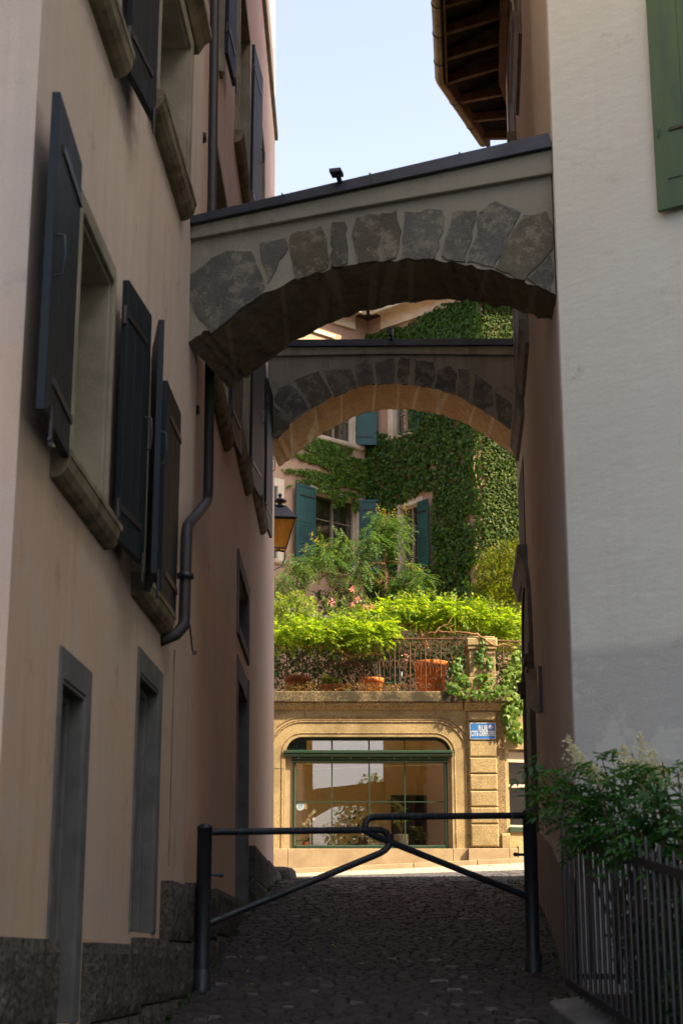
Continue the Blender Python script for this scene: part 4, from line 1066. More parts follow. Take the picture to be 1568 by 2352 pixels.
m.hexa([P(l0+.08,vF+.012,a_),P(l1-.08,vF+.012,a_),P(l1-.08,vF+.018,a_),P(l0+.08,vF+.018,a_),P(l0+.08,vF+.012+tl,b_),P(l1-.08,vF+.012+tl,b_),P(l1-.08,vF+.018+tl,b_),P(l0+.08,vF+.018+tl,b_)]); m.build('pane', M['shopglass'], wf)
m = MB(); m.box(FS, wl, l0, -.33, -.10, zsill, zt0); m.box(FS, l1, wr, -.33, -.10, zsill, zt0); m.build('inner_jamb', M['lime'], shop)
# vent grille
m = MB(); a, b = vent0, vent1
m.box(FS, a[0], b[0], vF+.03, vF+.07, b[1], b[1]+.03); m.box(FS, a[0], b[0], vF+.03, vF+.07, a[1]-.03, a[1]); m.box(FS, a[0], a[0]+.03, vF+.03, vF+.07, b[1]+.03, a[1]-.03); m.box(FS, b[0]-.03, b[0], vF+.03, vF+.07, b[1]+.03, a[1]-.03)
m.box(FS, (a[0]+b[0])/2-.006, (a[0]+b[0])/2+.006, vF+.04, vF+.066, b[1]+.03, a[1]-.03)
zz = b[1]+.045
while zz < a[1]-.035: m.box(FS, a[0]+.03, b[0]-.03, vF+.04, vF+.058, zz, zz+.008); zz += .021
m.build('vent_grille', M['green'], shop)
m = MB(); m.box(FS, .6, 4.2, -.2, -.14, zsill, zsill+.08); m.box(FS, .6, 4.2, -.2, -.14, wt-.08, wt); m.box(FS, 2.37, 2.43, -.2, -.14, zsill+.08, wt-.08)  # unseen second window, added to let more light into the room
fill_window = m.build('shop_window', M['green'], shop); m = MB(); m.box(FS, .6, 4.2, -.18, -.175, zsill+.08, wt-.08); m.build('pane', M['pane2'], fill_window)
# interior of the shop
m = MB(); x0, x1 = FS.pt(.3,0,0).x, FS.pt(wr+.4,0,0).x; zf = zsill-.02; zc = wt+.15; yb = 37.4; yf = YF+.37
m.add([(x0,yf,zf),(x1,yf,zf),(x1,yb,zf),(x0,yb,zf),(x0,yf,zc),(x1,yf,zc),(x1,yb,zc),(x0,yb,zc)], [(0,1,2,3),(1,5,6,2),(2,6,7,3),(3,7,4,0)])
m.add([(-1.9,yf,zc),(x1,yf,zc),(x1,yb,zc),(-1.9,yb,zc)], [(0,1,2,3)]); m.add([(x0,yf,zc),(-1.9,yf,zc),(-1.9,34.6,zc),(x0,34.6,zc)], [(0,1,2,3)]); m.add([(x0,36.8,zc),(-1.9,36.8,zc),(-1.9,yb,zc),(x0,yb,zc)], [(0,1,2,3)]); m.add([(x0,34.6,zc),(-5.2,34.6,zc),(-5.2,36.8,zc),(x0,36.8,zc)], [(0,1,2,3)])  # ceiling gap below the added skylight
m.build('shop_interior', M['room'], shop)
m = MB(); m.cube(x1-1.5, x1-.7, 37.0, 37.3, zf, zf+1.45); m.build('dark_shelf', M['dark'], shop)
m = MB(); m.tube([(x0+3.4,35.9,zc-.45),(x1,34.4,zc-.40)], .03, 8); m.tube([(x0+3.4,35.9,zc-.57),(x1,34.4,zc-.52)], .022, 8); m.build('heating_pipes', M['room'], shop)
# street name plate
def text_mesh(txt, size, sx):
    c = bpy.data.curves.new('t', 'FONT'); c.body = txt; c.size = size; c.align_x = 'CENTER'; c.align_y = 'CENTER'; c.extrude = .002; c.offset = size*.012
    o = bpy.data.objects.new('t', c); COL.objects.link(o); dg = bpy.context.evaluated_depsgraph_get(); dg.update()
    me = bpy.data.meshes.new_from_object(o.evaluated_get(dg)); bpy.data.objects.remove(o); return me
def put_text(mb, fr, txt, u, z, v, size, sx):
    me = text_mesh(txt, size, sx)
    b = len(mb.v)
    for q in me.vertices: mb.v.append(tuple(fr.pt(u+q.co.x*sx, v+q.co.z, z+q.co.y)))
    for p in me.polygons: mb.f.append([i+b for i in p.vertices]); mb.sm.append(False)
s0 = fs(1078, 1660, .09); s1 = fs(1138, 1698, .09); cu, cz_ = (s0[0]+s1[0])/2, (s0[1]+s1[1])/2; hw, hh = (s1[0]-s0[0])/2, (s0[1]-s1[1])/2
def rrect(cu, cz, hw, hh, r, n=5):
    o = []
    for k, (sx, sz) in enumerate(((1,1),(-1,1),(-1,-1),(1,-1))):
        for i in range(n+1):
            a = math.pi/2*(k + i/n); o.append((cu+sx*(hw-r)+r*math.cos(a), cz+sz*(hh-r)+r*math.sin(a)))
    return o
FSg = Frame(FS.pt(0,0,0).xy, FS.pt(1,0,0).xy)
sg = empty('street_sign', FS.pt(cu, .09, cz_), 'blue enamel street name plate with white lettering on the granite pilaster', 'street sign')
M['enamel'] = simple('blue_enamel', (.03,.16,.42), (.027,.14,.37), 8, .35, 0, 8, .1, .002, .5)
M['enamelW'] = simple('white_enamel', (.62,.61,.57), (.54,.53,.49), 8, .4)
m = MB(); m.prism(FS, rrect(cu, cz_, hw, hh, .03), .078, .090); m.build('border_plate', M['enamelW'], sg)
m = MB(); m.prism(FS, rrect(cu, cz_, hw-.012, hh-.012, .024), .088, .093); m.build('face_plate', M['enamel'], sg)
m = MB(); put_text(m, FS, 'RUE', cu+.005, cz_+.055, .0935, .15, .72); put_text(m, FS, 'CITE-DERRIERE', cu-.0, cz_-.055, .0935, .145, .50); m.build('lettering', M['enamelW'], sg)
m = MB(); m.lathe((0,0,0), [(0.001,0)], 3) if False else None
cx_, cz2 = cu+.165, cz_+.075
def disc(mb, fr, u, z, r, v0, v1, n=20): mb.prism(fr, [(u+r*math.cos(2*math.pi*i/n), z+r*math.sin(2*math.pi*i/n)) for i in range(n)], v0, v1)
disc(m, FS, cx_, cz2, .045, .093, .0945); M['lilac'] = simple('lilac_sticker', (.42,.30,.38), (.45,.35,.42), 30, .5); st_ = m.build('round_sticker', M['lilac'], sg)
m = MB(); disc(m, FS, cx_, cz2, .014, .0945, .0955); m.build('sticker_centre', M['enamelW'], st_)
for sx in (-1, 1):
    for sz in (-1, 1):
        m = MB(); disc(m, FS, cu+sx*(hw-.03), cz_+sz*(hh-.03), .008, .093, .097, 8); m.build('screw', M['rust'], sg)

# ---------------------------------------------------------------- foliage tools
def tpl_leaf(w=.45, fold=.10, bend=.12):
    return (np.array([(0,0,0),(-w/2,.45,fold),(0,1,-bend),(w/2,.45,fold),(0,.5,0)], float), [(0,4,1),(1,4,2),(0,3,4),(3,2,4)])
def tpl_ivy():
    v = [(0,0,0),(-.30,-.02,.02),(-.50,.35,.0),(-.26,.50,.04),(0,1.0,-.12),(.26,.50,.04),(.50,.35,0),(.30,-.02,.02),(0,.35,.07)]
    return (np.array(v, float), [(0,8,1),(1,8,2),(2,8,3),(3,8,4),(4,8,5),(5,8,6),(6,8,7),(7,8,0)])
def tpl_frond(n=5, lw=.16, ll=.42, droop=.35, spread=65, rise=.0):
    V = []; F = []
    def leaflet(o, d, L, W):
        d = np.array(d, float); d /= np.linalg.norm(d); x = np.cross(d, (0,0,1.0)); x /= np.linalg.norm(x)
        b = len(V); o = np.array(o, float)
        V.extend([o, o + d*L*.45 + x*W/2 + np.array((0,0,W*.15)), o + d*L + np.array((0,0,-L*.12)), o + d*L*.45 - x*W/2 + np.array((0,0,W*.15))]); F.extend([(b,b+1,b+2,b+3)])
    for i in range(n):
        t = .12 + .80*i/(n-1.0); o = (0, t, -droop*t*t)
        for s in (-1, 1):
            a = math.radians(spread); k = 1 - .35*t
            leaflet(o, (s*math.sin(a), math.cos(a), -.22+rise), ll*k, lw*k)
    leaflet((0,.95,-droop*.9), (0,1,-.4), ll*.8, lw)
    return (np.array(V), F)
def scatter(name, mat, parent, P, T, N, S, tpl, jit=.25):
    P = np.asarray(P, float); n = len(P)
    if n == 0: return None
    T = np.asarray(T, float) + rng.normal(0, jit, (n,3)); N = np.asarray(N, float) + rng.normal(0, jit, (n,3))
    T /= np.linalg.norm(T, axis=1)[:,None]; X = np.cross(T, N); X /= (np.linalg.norm(X, axis=1)[:,None] + 1e-9); Z = np.cross(X, T)
    tv, tf = tpl; k = len(tv); S = np.asarray(S, float).reshape(-1,1,1)
    V = P[:,None,:] + S*(tv[None,:,0:1]*X[:,None,:] + tv[None,:,1:2]*T[:,None,:] + tv[None,:,2:3]*Z[:,None,:])
    o = ORI.get(parent.name, Vector((0,0,0))) if parent else Vector((0,0,0))
    V = (V.reshape(-1,3) - np.array(o[:]))
    fl = len(tf[0]); Fa = np.array(tf)[None] + (np.arange(n)*k)[:,None,None]; Fa = Fa.reshape(-1)
    me = bpy.data.meshes.new(name); me.vertices.add(len(V)); me.vertices.foreach_set('co', V.reshape(-1))
    nf = len(Fa)//fl; me.loops.add(len(Fa)); me.loops.foreach_set('vertex_index', Fa.astype(np.int32))
    me.polygons.add(nf); me.polygons.foreach_set('loop_start', (np.arange(nf)*fl).astype(np.int32)); me.polygons.foreach_set('loop_total', np.full(nf, fl, np.int32))
    me.update(calc_edges=True); me.validate()
    me.materials.append(mat); ob = bpy.data.objects.new(name, me); COL.objects.link(ob)
    if parent: ob.parent = parent
    ORI[ob.name] = o; return ob
def inpoly(x, y, poly):
    c = False; n = len(poly); j = n-1
    for i in range(n):
        xi, yi = poly[i]; xj, yj = poly[j]
        if (yi > y) != (yj > y) and x < (xj-xi)*(y-yi)/(yj-yi)+xi: c = not c
        j = i
    return c
def wallpts(fr, polys, n, holes=(), v=(.02,.10), noise=None):
    P = []; xs0 = min(p[0] for q in polys for p in q); xs1 = max(p[0] for q in polys for p in q); y0 = min(p[1] for q in polys for p in q); y1 = max(p[1] for q in polys for p in q)
    while len(P) < n:
        x = random.uniform(xs0, xs1); y = random.uniform(y0, y1)
        if not any(inpoly(x, y, q) for q in polys) or any(inpoly(x, y, h) for h in holes): continue
        u, z = fr.pix(x, y); P.append(fr.pt(u, random.uniform(*v), z))
    return np.array([p[:] for p in P])
def volpts(cl, n, shell=.55):
    """cl: (centre, rx, ry, rz) lumps; points sit mostly near each lump's surface"""
    w_ = np.array([c[1]*c[3] + .3*c[2]*c[3] for c in cl]); w_ /= w_.sum(); ids = rng.choice(len(cl), n, p=w_)
    d = rng.normal(0,1,(n,3)); d /= np.linalg.norm(d,axis=1)[:,None]; r = shell + (1-shell)*rng.random(n)**.6; r *= 1 + rng.normal(0,.06,n)
    C = np.array([c[0][:] for c in cl])[ids]; Rr = np.array([c[1:4] for c in cl])[ids]
    return C + d*Rr*r[:,None], d
def lump(px, py, Y, rx, ry, depth):
    p = PY(px, py, Y); k = Y/3882.0; return (p, rx*k, depth, ry*k)

# ---------------------------------------------------------------- far house with ivy
CX, CY = .73, 42.0
FE = Frame((CX-1.14*6, CY-6), (CX, CY)); FFr = Frame((CX, CY), (CX+1.08*2.42, CY-2.42)); gx, gy = CX+1.08*2.42, CY-2.42
FG = Frame((gx, gy), (gx+6, gy+1.2))
far = empty('ivy_house', (CX, CY, 5.2), 'salmon house with teal shutters in the far corner, half covered by ivy', 'house')
ZR = FE.pix(845, 745)[1]+.1
eW1 = (FE.pix(722, 1125)[0], FE.pix(820, 1155)[0], FE.pix(722, 1300)[1], FE.pix(722, 1128)[1], .22)
eW2 = (FE.pix(735, 940)[0], FE.pix(812, 940)[0], FE.pix(735, 1000)[1], FE.pix(735, 1000)[1]+1.9, .22)
eW0 = (FE.pix(600, 1110)[0], FE.pix(636, 1110)[0], FE.pix(636, 1285)[1], FE.pix(636, 1118)[1], .22)
fW1 = (FFr.pix(918, 1250)[0], FFr.pix(962, 1250)[0], FFr.pix(962, 1335)[1], FFr.pix(962, 1155)[1], .22)
fW2 = (FFr.pix(902, 960)[0], FFr.pix(948, 960)[0], FFr.pix(902, 1005)[1], FFr.pix(902, 1005)[1]+1.9, .22)
m = MB(); m.sheet(FE, 0, FE.L, 4.5, ZR, [eW1, eW2, eW0]); m.sheet(FFr, 0, FFr.L, 4.5, ZR, [fW1, fW2]); m.sheet(FG, 0, FG.L, 4.5, ZR)
B_ = [FE.pt(0,0,0), (-7,52,0), (9,52,0), FG.pt(FG.L,0,0)]
for i in range(3):
    a, b = B_[i], B_[i+1]; m.add([(b[0],b[1],4.5),(a[0],a[1],4.5),(a[0],a[1],ZR),(b[0],b[1],ZR)], [(0,1,2,3)])
m.build('wall', M['farwall'], far)
window(far, FE, *eW1, sw=.16, trim='cream', frame='stone', sill=(eW1[0]-.9, eW1[1]+.25, .14, .14, 'cream'), divs=(1,2))
window(far, FE, *eW2, sw=.16, trim='cream', frame='stone', sill=(eW2[0]-.3, eW2[1]+.3, .14, .16, 'cream'), divs=(1,2))
window(far, FE, *eW0, sw=.22, trim='cream', frame='stone', sill=(eW0[0]-.3, eW0[1]+.3, .14, .14, 'cream'), divs=(1,2))
window(far, FFr, *fW1, sw=.16, trim='cream', frame='stone', sill=(fW1[0]-.2, fW1[1]+.2, .14, .14, 'cream'), divs=(1,2))
window(far, FFr, *fW2, sw=.16, trim='cream', frame='stone', sill=(fW2[0]-.2, fW2[1]+.2, .14, .14, 'cream'), divs=(1,2))
def shF(fr, u, v, ang, L, z0, z1, sgn=1, lou=(.28,.52)):
    return shutter(far, fr.sub(u, v, R(ang)), L, z0, z1, mat='shutF', louvre=lou, sgn=sgn, irons=True, handle=False)
Ls = eW1[0]-FE.pix(673, 1120)[0]
shF(FE, eW1[0]-.03, .06, -5, Ls*.98, eW1[2]-.02, eW1[3]+.06, -1)
shF(FE, eW1[1]+.03, .05, 50, .60, eW1[2]-.02, eW1[3]+.02, 1)
shF(FE, eW2[1]+.03, .05, 38, .56, eW2[2]-.02, eW2[3]+.02, 1, (.5,.9))
shF(FE, eW0[1]-.05, -.02, 0, .55, eW0[2], eW0[3], -1)
shF(FFr, fW1[1]+.03, .06, 10, .42, fW1[2], fW1[3]-.0, 1)
shF(FFr, fW2[1]+.03, .06, 10, .3, fW2[2], fW2[3], 1)
# curtains
m = MB()
for k in range(7): m.box(FE, (eW1[0]+eW1[1])/2+.08+k*.035, (eW1[0]+eW1[1])/2+.108+k*.035, -.215+.006*(k%2), -.21+.006*(k%2), eW1[2]+.1, eW1[3]-.08)
M['linen'] = simple('linen', (.5,.45,.36), (.4,.35,.27), 3, .95); m.build('curtain', M['linen'], far)
# eaves: pale fascia and soffit meeting in the inner corner
def eave(fr, u0, u1, ov, nm):
    m = MB(); P = fr.pt
    m.box(fr, u0, u1, ov, ov+.04, ZR-.02, ZR+.17); m.box(fr, u0, u1, ov-.10, ov-.003, ZR-.12, ZR+.02)
    o = m.build('fascia', M['cream'], far, .004)
    m = MB(); m.box(fr, u0, u1, .0, ov-.10, ZR-.02, ZR+.0); m.box(fr, u0, u1, 0, .10, ZR-.42, ZR-.02); m.build('soffit', M['cream'], far)
    m = MB(); m.tube([P(u0, ov+.11, ZR+.16), P(u1, ov+.11, ZR+.16)], .075, 10); m.build('gutter', M['pipe'], far)
eave(FE, 0, FE.L-.55, .55, ''); eave(FFr, .55, FFr.L+.55, .55, ''); eave(FG, -.55, FG.L, .55, '')
m = MB(); zr = ZR+.22
e1 = FE.pt(0,.6,zr); e2 = FE.pt(FE.L-.6,.6,zr); e3 = FFr.pt(FFr.L+.6,.6,zr); e4 = FG.pt(FG.L,.6,zr)
m.add([e1, e2, e3, e4, (9,52,zr+1.0), (-7,52,zr+1.0), (CX+.2, 47, zr+1.2), (-5,44.5,zr+1.5), (5,44,zr+1.5)], [(0,1,6,7),(1,2,8,6),(2,3,8),(3,4,8),(4,5,7,6,8),(5,0,7)])
M['tiles'] = simple('roof_tiles', (.20,.09,.05), (.10,.05,.035), 9, .85, 0, 14, .8, .03); m.build('roof', M['tiles'], far)
m = MB()
for a, b in (((480,592),(640,640)),):
    p0 = FE.pix(*c6(*a)); p1 = FE.pix(*c6(*b)); zz = (p0[1]+p1[1])/2; m.box(FE, 0, FE.L*.86, 0, .07, zz-.06, zz+.03)
m.build('string_course', M['cream'], far, .005); m = MB()
zb3 = FE.pix(640, 1400)[1]; m.box(FE, 0, FE.L-.3, 0, .10, zb3-.05, zb3+.05)
m.build('string_course', M['cream'], far, .005)
# ivy
def ivyobj(nm, label, mat, P, N, S, cat='ivy', tpl=None, grp=None, tdir=(0,0,-1), jit=.42):
    o = scatter(nm, mat, None, P, np.tile(np.array(tdir,float),(len(P),1)), np.tile(np.array(N,float),(len(P),1)), S, tpl or tpl_ivy(), jit)
    return tag(o, label, cat, grp)
nF = (FFr.n.x, FFr.n.y, .35); nE = (FE.n.x, FE.n.y, .35); nG = (FG.n.x, FG.n.y, .35)
polyF = [[(845,1010),(862,985),(895,1000),(905,1003),(944,990),(947,935),(1040,930),(1105,930),(1108,1420),(845,1420),(848,1330),(905,1340),(850,1180)],
         [(868,778),(905,752),(930,755),(965,728),(1000,722),(1040,700),(1105,680),(1108,935),(1000,940),(1000,800)]]
holesF = [[(962,1128),(997,1128),(997,1300),(962,1300)], [(915,1160),(962,1140),(962,1340),(915,1340)], [(878,1180),(905,1175),(905,1205),(885,1215)], [(985,1065),(1000,1062),(1002,1075),(988,1080)], [(1080,1300),(1110,1290),(1108,1340),(1082,1345)], [(1075,1170),(1095,1190),(1090,1215),(1078,1200)]]
P = wallpts(FFr, polyF, 15000, holesF, (.02,.16)); ivyobj('wall_ivy', 'dense dark green ivy covering the shaded side wing of the far house', M['ivy'], P, nF, rng.uniform(.05,.12,len(P)))
holesG = []
P = wallpts(FG, [[(1104,680),(1215,660),(1215,1490),(1106,1490)]], 17000, [[(1104,1095),(1116,1092),(1119,1106),(1106,1108)]], (.02,.14)); ivyobj('wall_ivy', 'sunlit yellow green ivy on the projecting corner of the far house', M['ivyG'], P, nG, rng.uniform(.04,.085,len(P)))
polyE = []
def streak(pts, w0, w1):
    L = []; Rr = []
    for i, (x, y) in enumerate(pts):
        t = i/(len(pts)-1); w_ = w0+(w1-w0)*t; L.append((x, y-w_)); Rr.append((x, y+w_))
    polyE.append(L + Rr[::-1])
streak([c7(200,75),c7(350,95),c7(520,120),c7(700,190)], 2, 15); streak([c7(340,180),c7(480,200),c7(640,230),c7(800,250)], 2, 11)
streak([c7(240,250),c7(320,225)], 1, 2)
polyE += [[c7(520,-60),c7(620,-90),c7(900,-60),c7(1160,-20),c7(1200,120),c7(1210,360),c7(1040,355),c7(1010,290),c7(880,260),c7(720,220),c7(700,110),c7(600,30)],
          [c7(540,280),c7(640,260),c7(880,300),c7(1020,330),c7(1040,350),c7(900,395),c7(760,345),c7(560,310)],
          [c7(660,300),c7(720,330),c7(700,380),c7(660,370)], [c7(720,340),c7(850,330),c7(860,440),c7(800,460),c7(790,400),c7(740,480),c7(715,480)], [c7(920,380),c7(980,380),c7(985,480),c7(950,560),c7(925,500)],
          [c6(475,1045),c6(560,1030),c6(640,1060),c6(700,1075),c6(640,1130),c6(560,1100),c6(480,1060)], [c6(430,1090),c6(520,1090),c6(620,1120),c6(600,1150),c6(500,1120)],
          [c6(700,985),c6(760,1005),c6(820,990),c6(835,1030),c6(770,1060),c6(780,1020),c6(700,1000)]]
P = wallpts(FE, polyE, 4300, [], (.02,.10)); ivyobj('creeper', 'lighter green creeper reaching in streaks over the salmon wall and window head', M['creep'], P, nE, rng.uniform(.05,.09,len(P)))
polyT = [[c6(630,630),c6(700,628),c6(760,625),c6(860,600),c6(960,590),c6(985,545),c6(1060,505),c6(1140,490),c6(1180,480),c6(1200,650),c6(640,650)]]
P = wallpts(FFr, [[q for q in polyT[0]]], 1500, [], (.02,.15)); ivyobj('wall_ivy', 'ivy climbing towards the pale eaves of the far house', M['ivy'], P, nF, rng.uniform(.07,.12,len(P)))

# ---------------------------------------------------------------- terrace: pillar, railings
zf = zTop - .055
YR = YF + .12; FR = Frame((-7, YR), (9, YR))
pil = MB(); pa, pb = fs(1076, 1520)[0], fs(1136, 1520)[0]; zp = fs(1100, 1462)[1]
def pbox(g, a0, a1, c=.01): pil.cbox(FS, pa-g, pb+g, -.62-g, .06+g, a0, a1, c)
pbox(.03, zTop-.02, zTop+.30); pbox(.0, zTop+.30, zp-.28); pbox(.03, zp-.28, zp-.22); pbox(.05, zp-.22, zp-.04, .03); pil.cbox(FS, pa-.01, pb+.0, -.6, .05, zp-.04, zp, .02)
o = pil.build('stone_pillar', M['granF'], None, .008); tag(o, 'square granite pillar between the two terrace railings', 'pillar')
def spiral(c, r0, turns, a0, s, n=22):
    return [(c[0]+ (r0*(1-.75*i/n))*math.cos(a0+s*turns*2*math.pi*i/n), c[1]+(r0*(1-.75*i/n))*math.sin(a0+s*turns*2*math.pi*i/n)) for i in range(n+1)]
def railing(fr, u0, u1, zb, zt, label, name='terrace_railing'):
    p = fr.pt((u0+u1)/2, 0, zb); root = empty(name, p, label, 'railing', 'rusty scrollwork railings of the terrace')
    H = zt-zb
    m = MB(); m.cbox(fr, u0, u1, -.025, .025, zt-.022, zt+.012, .006); m.build('top_rail', M['rust'], root)
    m = MB(); m.box(fr, u0, u1, -.012, .012, zb+.02, zb+.035); m.build('bottom_rail', M['rust'], root)
    n = max(1, round((u1-u0)/.31)); per = (u1-u0)/n
    T = lambda pts: [fr.pt(a, 0, b) for a, b in pts]
    for i in range(n):
        c = u0 + per*(i+.5); m = MB()
        m.tube(T([(c, zb+.03), (c, zb+H*.30), (c, zb+H*.38), (c, zb+H*.62), (c, zb+H*.72), (c, zt-.02)]), [.010,.013,.017,.012,.018,.010], 6)
        for z in (.30,.40,.66,.74): m.ball(fr.pt(c, 0, zb+H*z), .017, 6, 4)
        for s in (-1, 1):
            m.tube(T([(c+s*.0,zb+H*.30),(c+s*.035,zb+H*.335),(c+s*.05,zb+H*.31)]), .008, 5); m.tube(T([(c,zb+H*.70),(c+s*.03,zb+H*.74),(c+s*.045,zb+H*.72)]), .008, 5)
        b = m.build('baluster', M['rust'], root)
        m = MB()
        for s in (-1, 1):
            x = c + s*per*.30; m.tube(T([(x, zb+H*.24), (x, zb+H*.80)]), .0075, 5)
            m.tube(T(spiral((c+s*.055, zb+H*.13), .055, 1.3, math.pi/2, -s)), .008, 5)
            m.tube(T(spiral((c+s*.06, zb+H*.90), .05, 1.3, -math.pi/2, s)), .008, 5)
            m.tube(T([(c+s*.012, zb+H*.58), (c+s*.045, zb+H*.60), (c+s*.07, zb+H*.55), (c+s*.07, zb+H*.50), (c+s*.045, zb+H*.46), (c+s*.012, zb+H*.475)]), .008, 5)
        x = c + per*.5
        m.tube(T([(x+.028*math.cos(a), zb+H*.52+.055*math.sin(a)) for a in [2*math.pi*k/14 for k in range(14)]]), .0075, 5, True)
        m.tube(T([(x, zb+H*.565+.01), (x, zb+H*.62)]), .0075, 5); m.tube(T([(x, zb+H*.42), (x, zb+H*.47)]), .0075, 5)
        m.tube(T([(x+.045*math.cos(a), zb+H*.12+.085*math.sin(a)) for a in [2*math.pi*k/16 for k in range(16)]]), .008, 5, True)
        m.tube(T([(x+.045*math.cos(a), zb+H*.88+.085*math.sin(a)) for a in [2*math.pi*k/16 for k in range(16)]]), .008, 5, True)
        m.tube(T([(x-per*.2, zb+H*.24), (x, zb+H*.29), (x+per*.2, zb+H*.24)]), .0075, 5); m.tube(T([(x-per*.2, zb+H*.80), (x, zb+H*.76), (x+per*.2, zb+H*.80)]), .0075, 5)
        m.build('scroll', M['rust'], b)
    return root
zt_r = FR.pix(900, 1467)[1]
uj = FR.pix(742, 1500)[0]; u_end = FR.pix(1064, 1500)[0]
railing(FR, 1.0, u_end, zTop, zt_r, 'long rusty scrollwork railing left of the granite pillar')
FRq = Frame((FS.pt(pb,0,0).x+.04, YR+.05), (FS.pt(pb,0,0).x+3.2, YR+1.0)); railing(FRq, 0, 2.2, zTop, zt_r-.02, 'short rusty scrollwork railing right of the granite pillar')

# ---------------------------------------------------------------- pots, plants and chair on the terrace
def pot(px0, px1, pyt, Y, hh, label, mat='terra', rim=.09, plant=None, rings=True):
    c = PY((px0+px1)/2, 1587, Y); r = (px1-px0)/2*Y/3790.; zt = zf+hh
    root = empty('flower_pot', (c.x, Y, zf), label, 'flower pot', 'terracotta pots on the terrace')
    m = MB(); m.lathe((c.x, Y, zf), [(r*.70,0),(r*.72,.02),(r*.86,hh-rim-.03),(r*.875,hh-rim-.028),(r*.885,hh-rim-.005),(r*.97,hh-rim),(r*1.0,hh-rim*.5),(r*1.0,hh-.008),(r*.98,hh),(r*.92,hh),(r*.90,hh-.04),(r*.88,hh-.1)], 32)
    m.build('pot', M[mat], root)
    m = MB(); m.lathe((c.x, Y, zf+hh-.09), [(r*.89,-.01),(r*.885,0.0),(.01,.02)], 20); m.build('soil', M['soil'], root)
    return Vector((c.x, Y, zt)), r
pD, rD = pot(948, 1031, 1495, 33.75, .80, 'large bright orange terracotta pot beside the granite pillar', rim=.10)
pA_, rA = pot(650, 712, 1528, 33.9, .52, 'brown terracotta pot at the left end of the terrace railing', 'terraD')
pB_, rB = pot(730, 795, 1555, 33.7, .30, 'low terracotta bowl under the striped hosta', 'terra', .05)
pC_, rC = pot(828, 882, 1540, 33.75, .46, 'middling terracotta pot holding the wisteria stem, left of the chair', 'terra')
# hosta
n = 46; az = rng.uniform(0, 2*math.pi, n); el = rng.uniform(.15, 1.1, n); T = np.stack([np.cos(az)*np.cos(el), np.sin(az)*np.cos(el), np.sin(el)], 1)
o = scatter('hosta', M['hosta'], None, np.array([pB_[:]]) + T*.05 + np.array([[0,0,-.05]]), T, np.stack([-np.cos(az)*np.sin(el), -np.sin(az)*np.sin(el), np.cos(el)],1), rng.uniform(.22,.36,n), tpl_leaf(.40,.06,.35), .12)
tag(o, 'pale striped hosta spreading over the low terracotta bowl', 'plant')
# sedum edging
P = np.stack([rng.uniform(-1.2, 1.25, 700), rng.uniform(YF-.08, YF+.08, 700), zTop + rng.random(700)**2*.14], 1)
P[:,2] += .06*(np.sin(P[:,0]*6)+1)*rng.random(700)
o = scatter('stonecrop', M['sedum'], None, P, rng.normal(0,.6,(700,3))+np.array([0,-.5,.8]), rng.normal(0,.5,(700,3))+np.array([0,-.4,1]), rng.uniform(.03,.06,700), tpl_leaf(.6), .3); tag(o, 'reddish stonecrop creeping along the ledge under the railing', 'ground cover plant'); o['kind'] = 'stuff'
# chair
chx = PY(905, 1580, 34.15)
ch = empty('garden_chair', (chx.x, 34.15, zf), 'green corded garden chair with pale tubular frame behind the terrace railing', 'chair')
M['chrome'] = simple('pale_tube', (.32,.36,.36), (.22,.26,.27), 6, .35, .5); M['cord'] = simple('green_cord', (.03,.12,.09), (.02,.085,.07), 20, .6)
cx0, cy0 = chx.x-.12, 34.15; hw_ = .23
m = MB(); bk = [(cx0-hw_, cy0+.02, zf+.38), (cx0-hw_-.01, cy0+.14, zf+.85), (cx0-hw_+.05, cy0+.16, zf+.93), (cx0+hw_-.05, cy0+.16, zf+.93), (cx0+hw_+.01, cy0+.14, zf+.85), (cx0+hw_, cy0+.02, zf+.38)]
m.tube(bk, .014, 8); m.tube([(cx0-hw_,cy0+.02,zf+.38),(cx0-hw_,cy0-.42,zf+.40),(cx0-hw_,cy0-.45,zf+.36),(cx0-hw_,cy0-.3,zf+.01),(cx0+hw_,cy0-.3,zf+.01),(cx0+hw_,cy0-.45,zf+.36),(cx0+hw_,cy0-.42,zf+.40),(cx0+hw_,cy0+.02,zf+.38)], .013, 8)
m.tube([(cx0-hw_,cy0-.02,zf+.36),(cx0-hw_,cy0+.2,zf+.01),(cx0+hw_,cy0+.2,zf+.01),(cx0+hw_,cy0-.02,zf+.36)], .013, 8)
m.tube([(cx0+hw_+.01,cy0+.06,zf+.60),(cx0+hw_+.04,cy0-.3,zf+.62),(cx0+hw_+.04,cy0-.36,zf+.58),(cx0+hw_+.02,cy0-.34,zf+.40)], .012, 8)
m.build('frame', M['chrome'], ch)
m = MB()
for k in range(30):
    z = zf+.42+k*.0165; y = cy0+.03+(z-zf-.38)*.26; m.tube([(cx0-hw_, y, z), (cx0+hw_, y, z)], .006, 5)
m.build('backrest', M['cord'], ch)
m = MB()
for k in range(20): m.tube([(cx0-hw_, cy0-.40+k*.021, zf+.395), (cx0, cy0-.40+k*.021, zf+.375), (cx0+hw_, cy0-.40+k*.021, zf+.395)], .006, 5)
m.build('seat', M['cord'], ch)
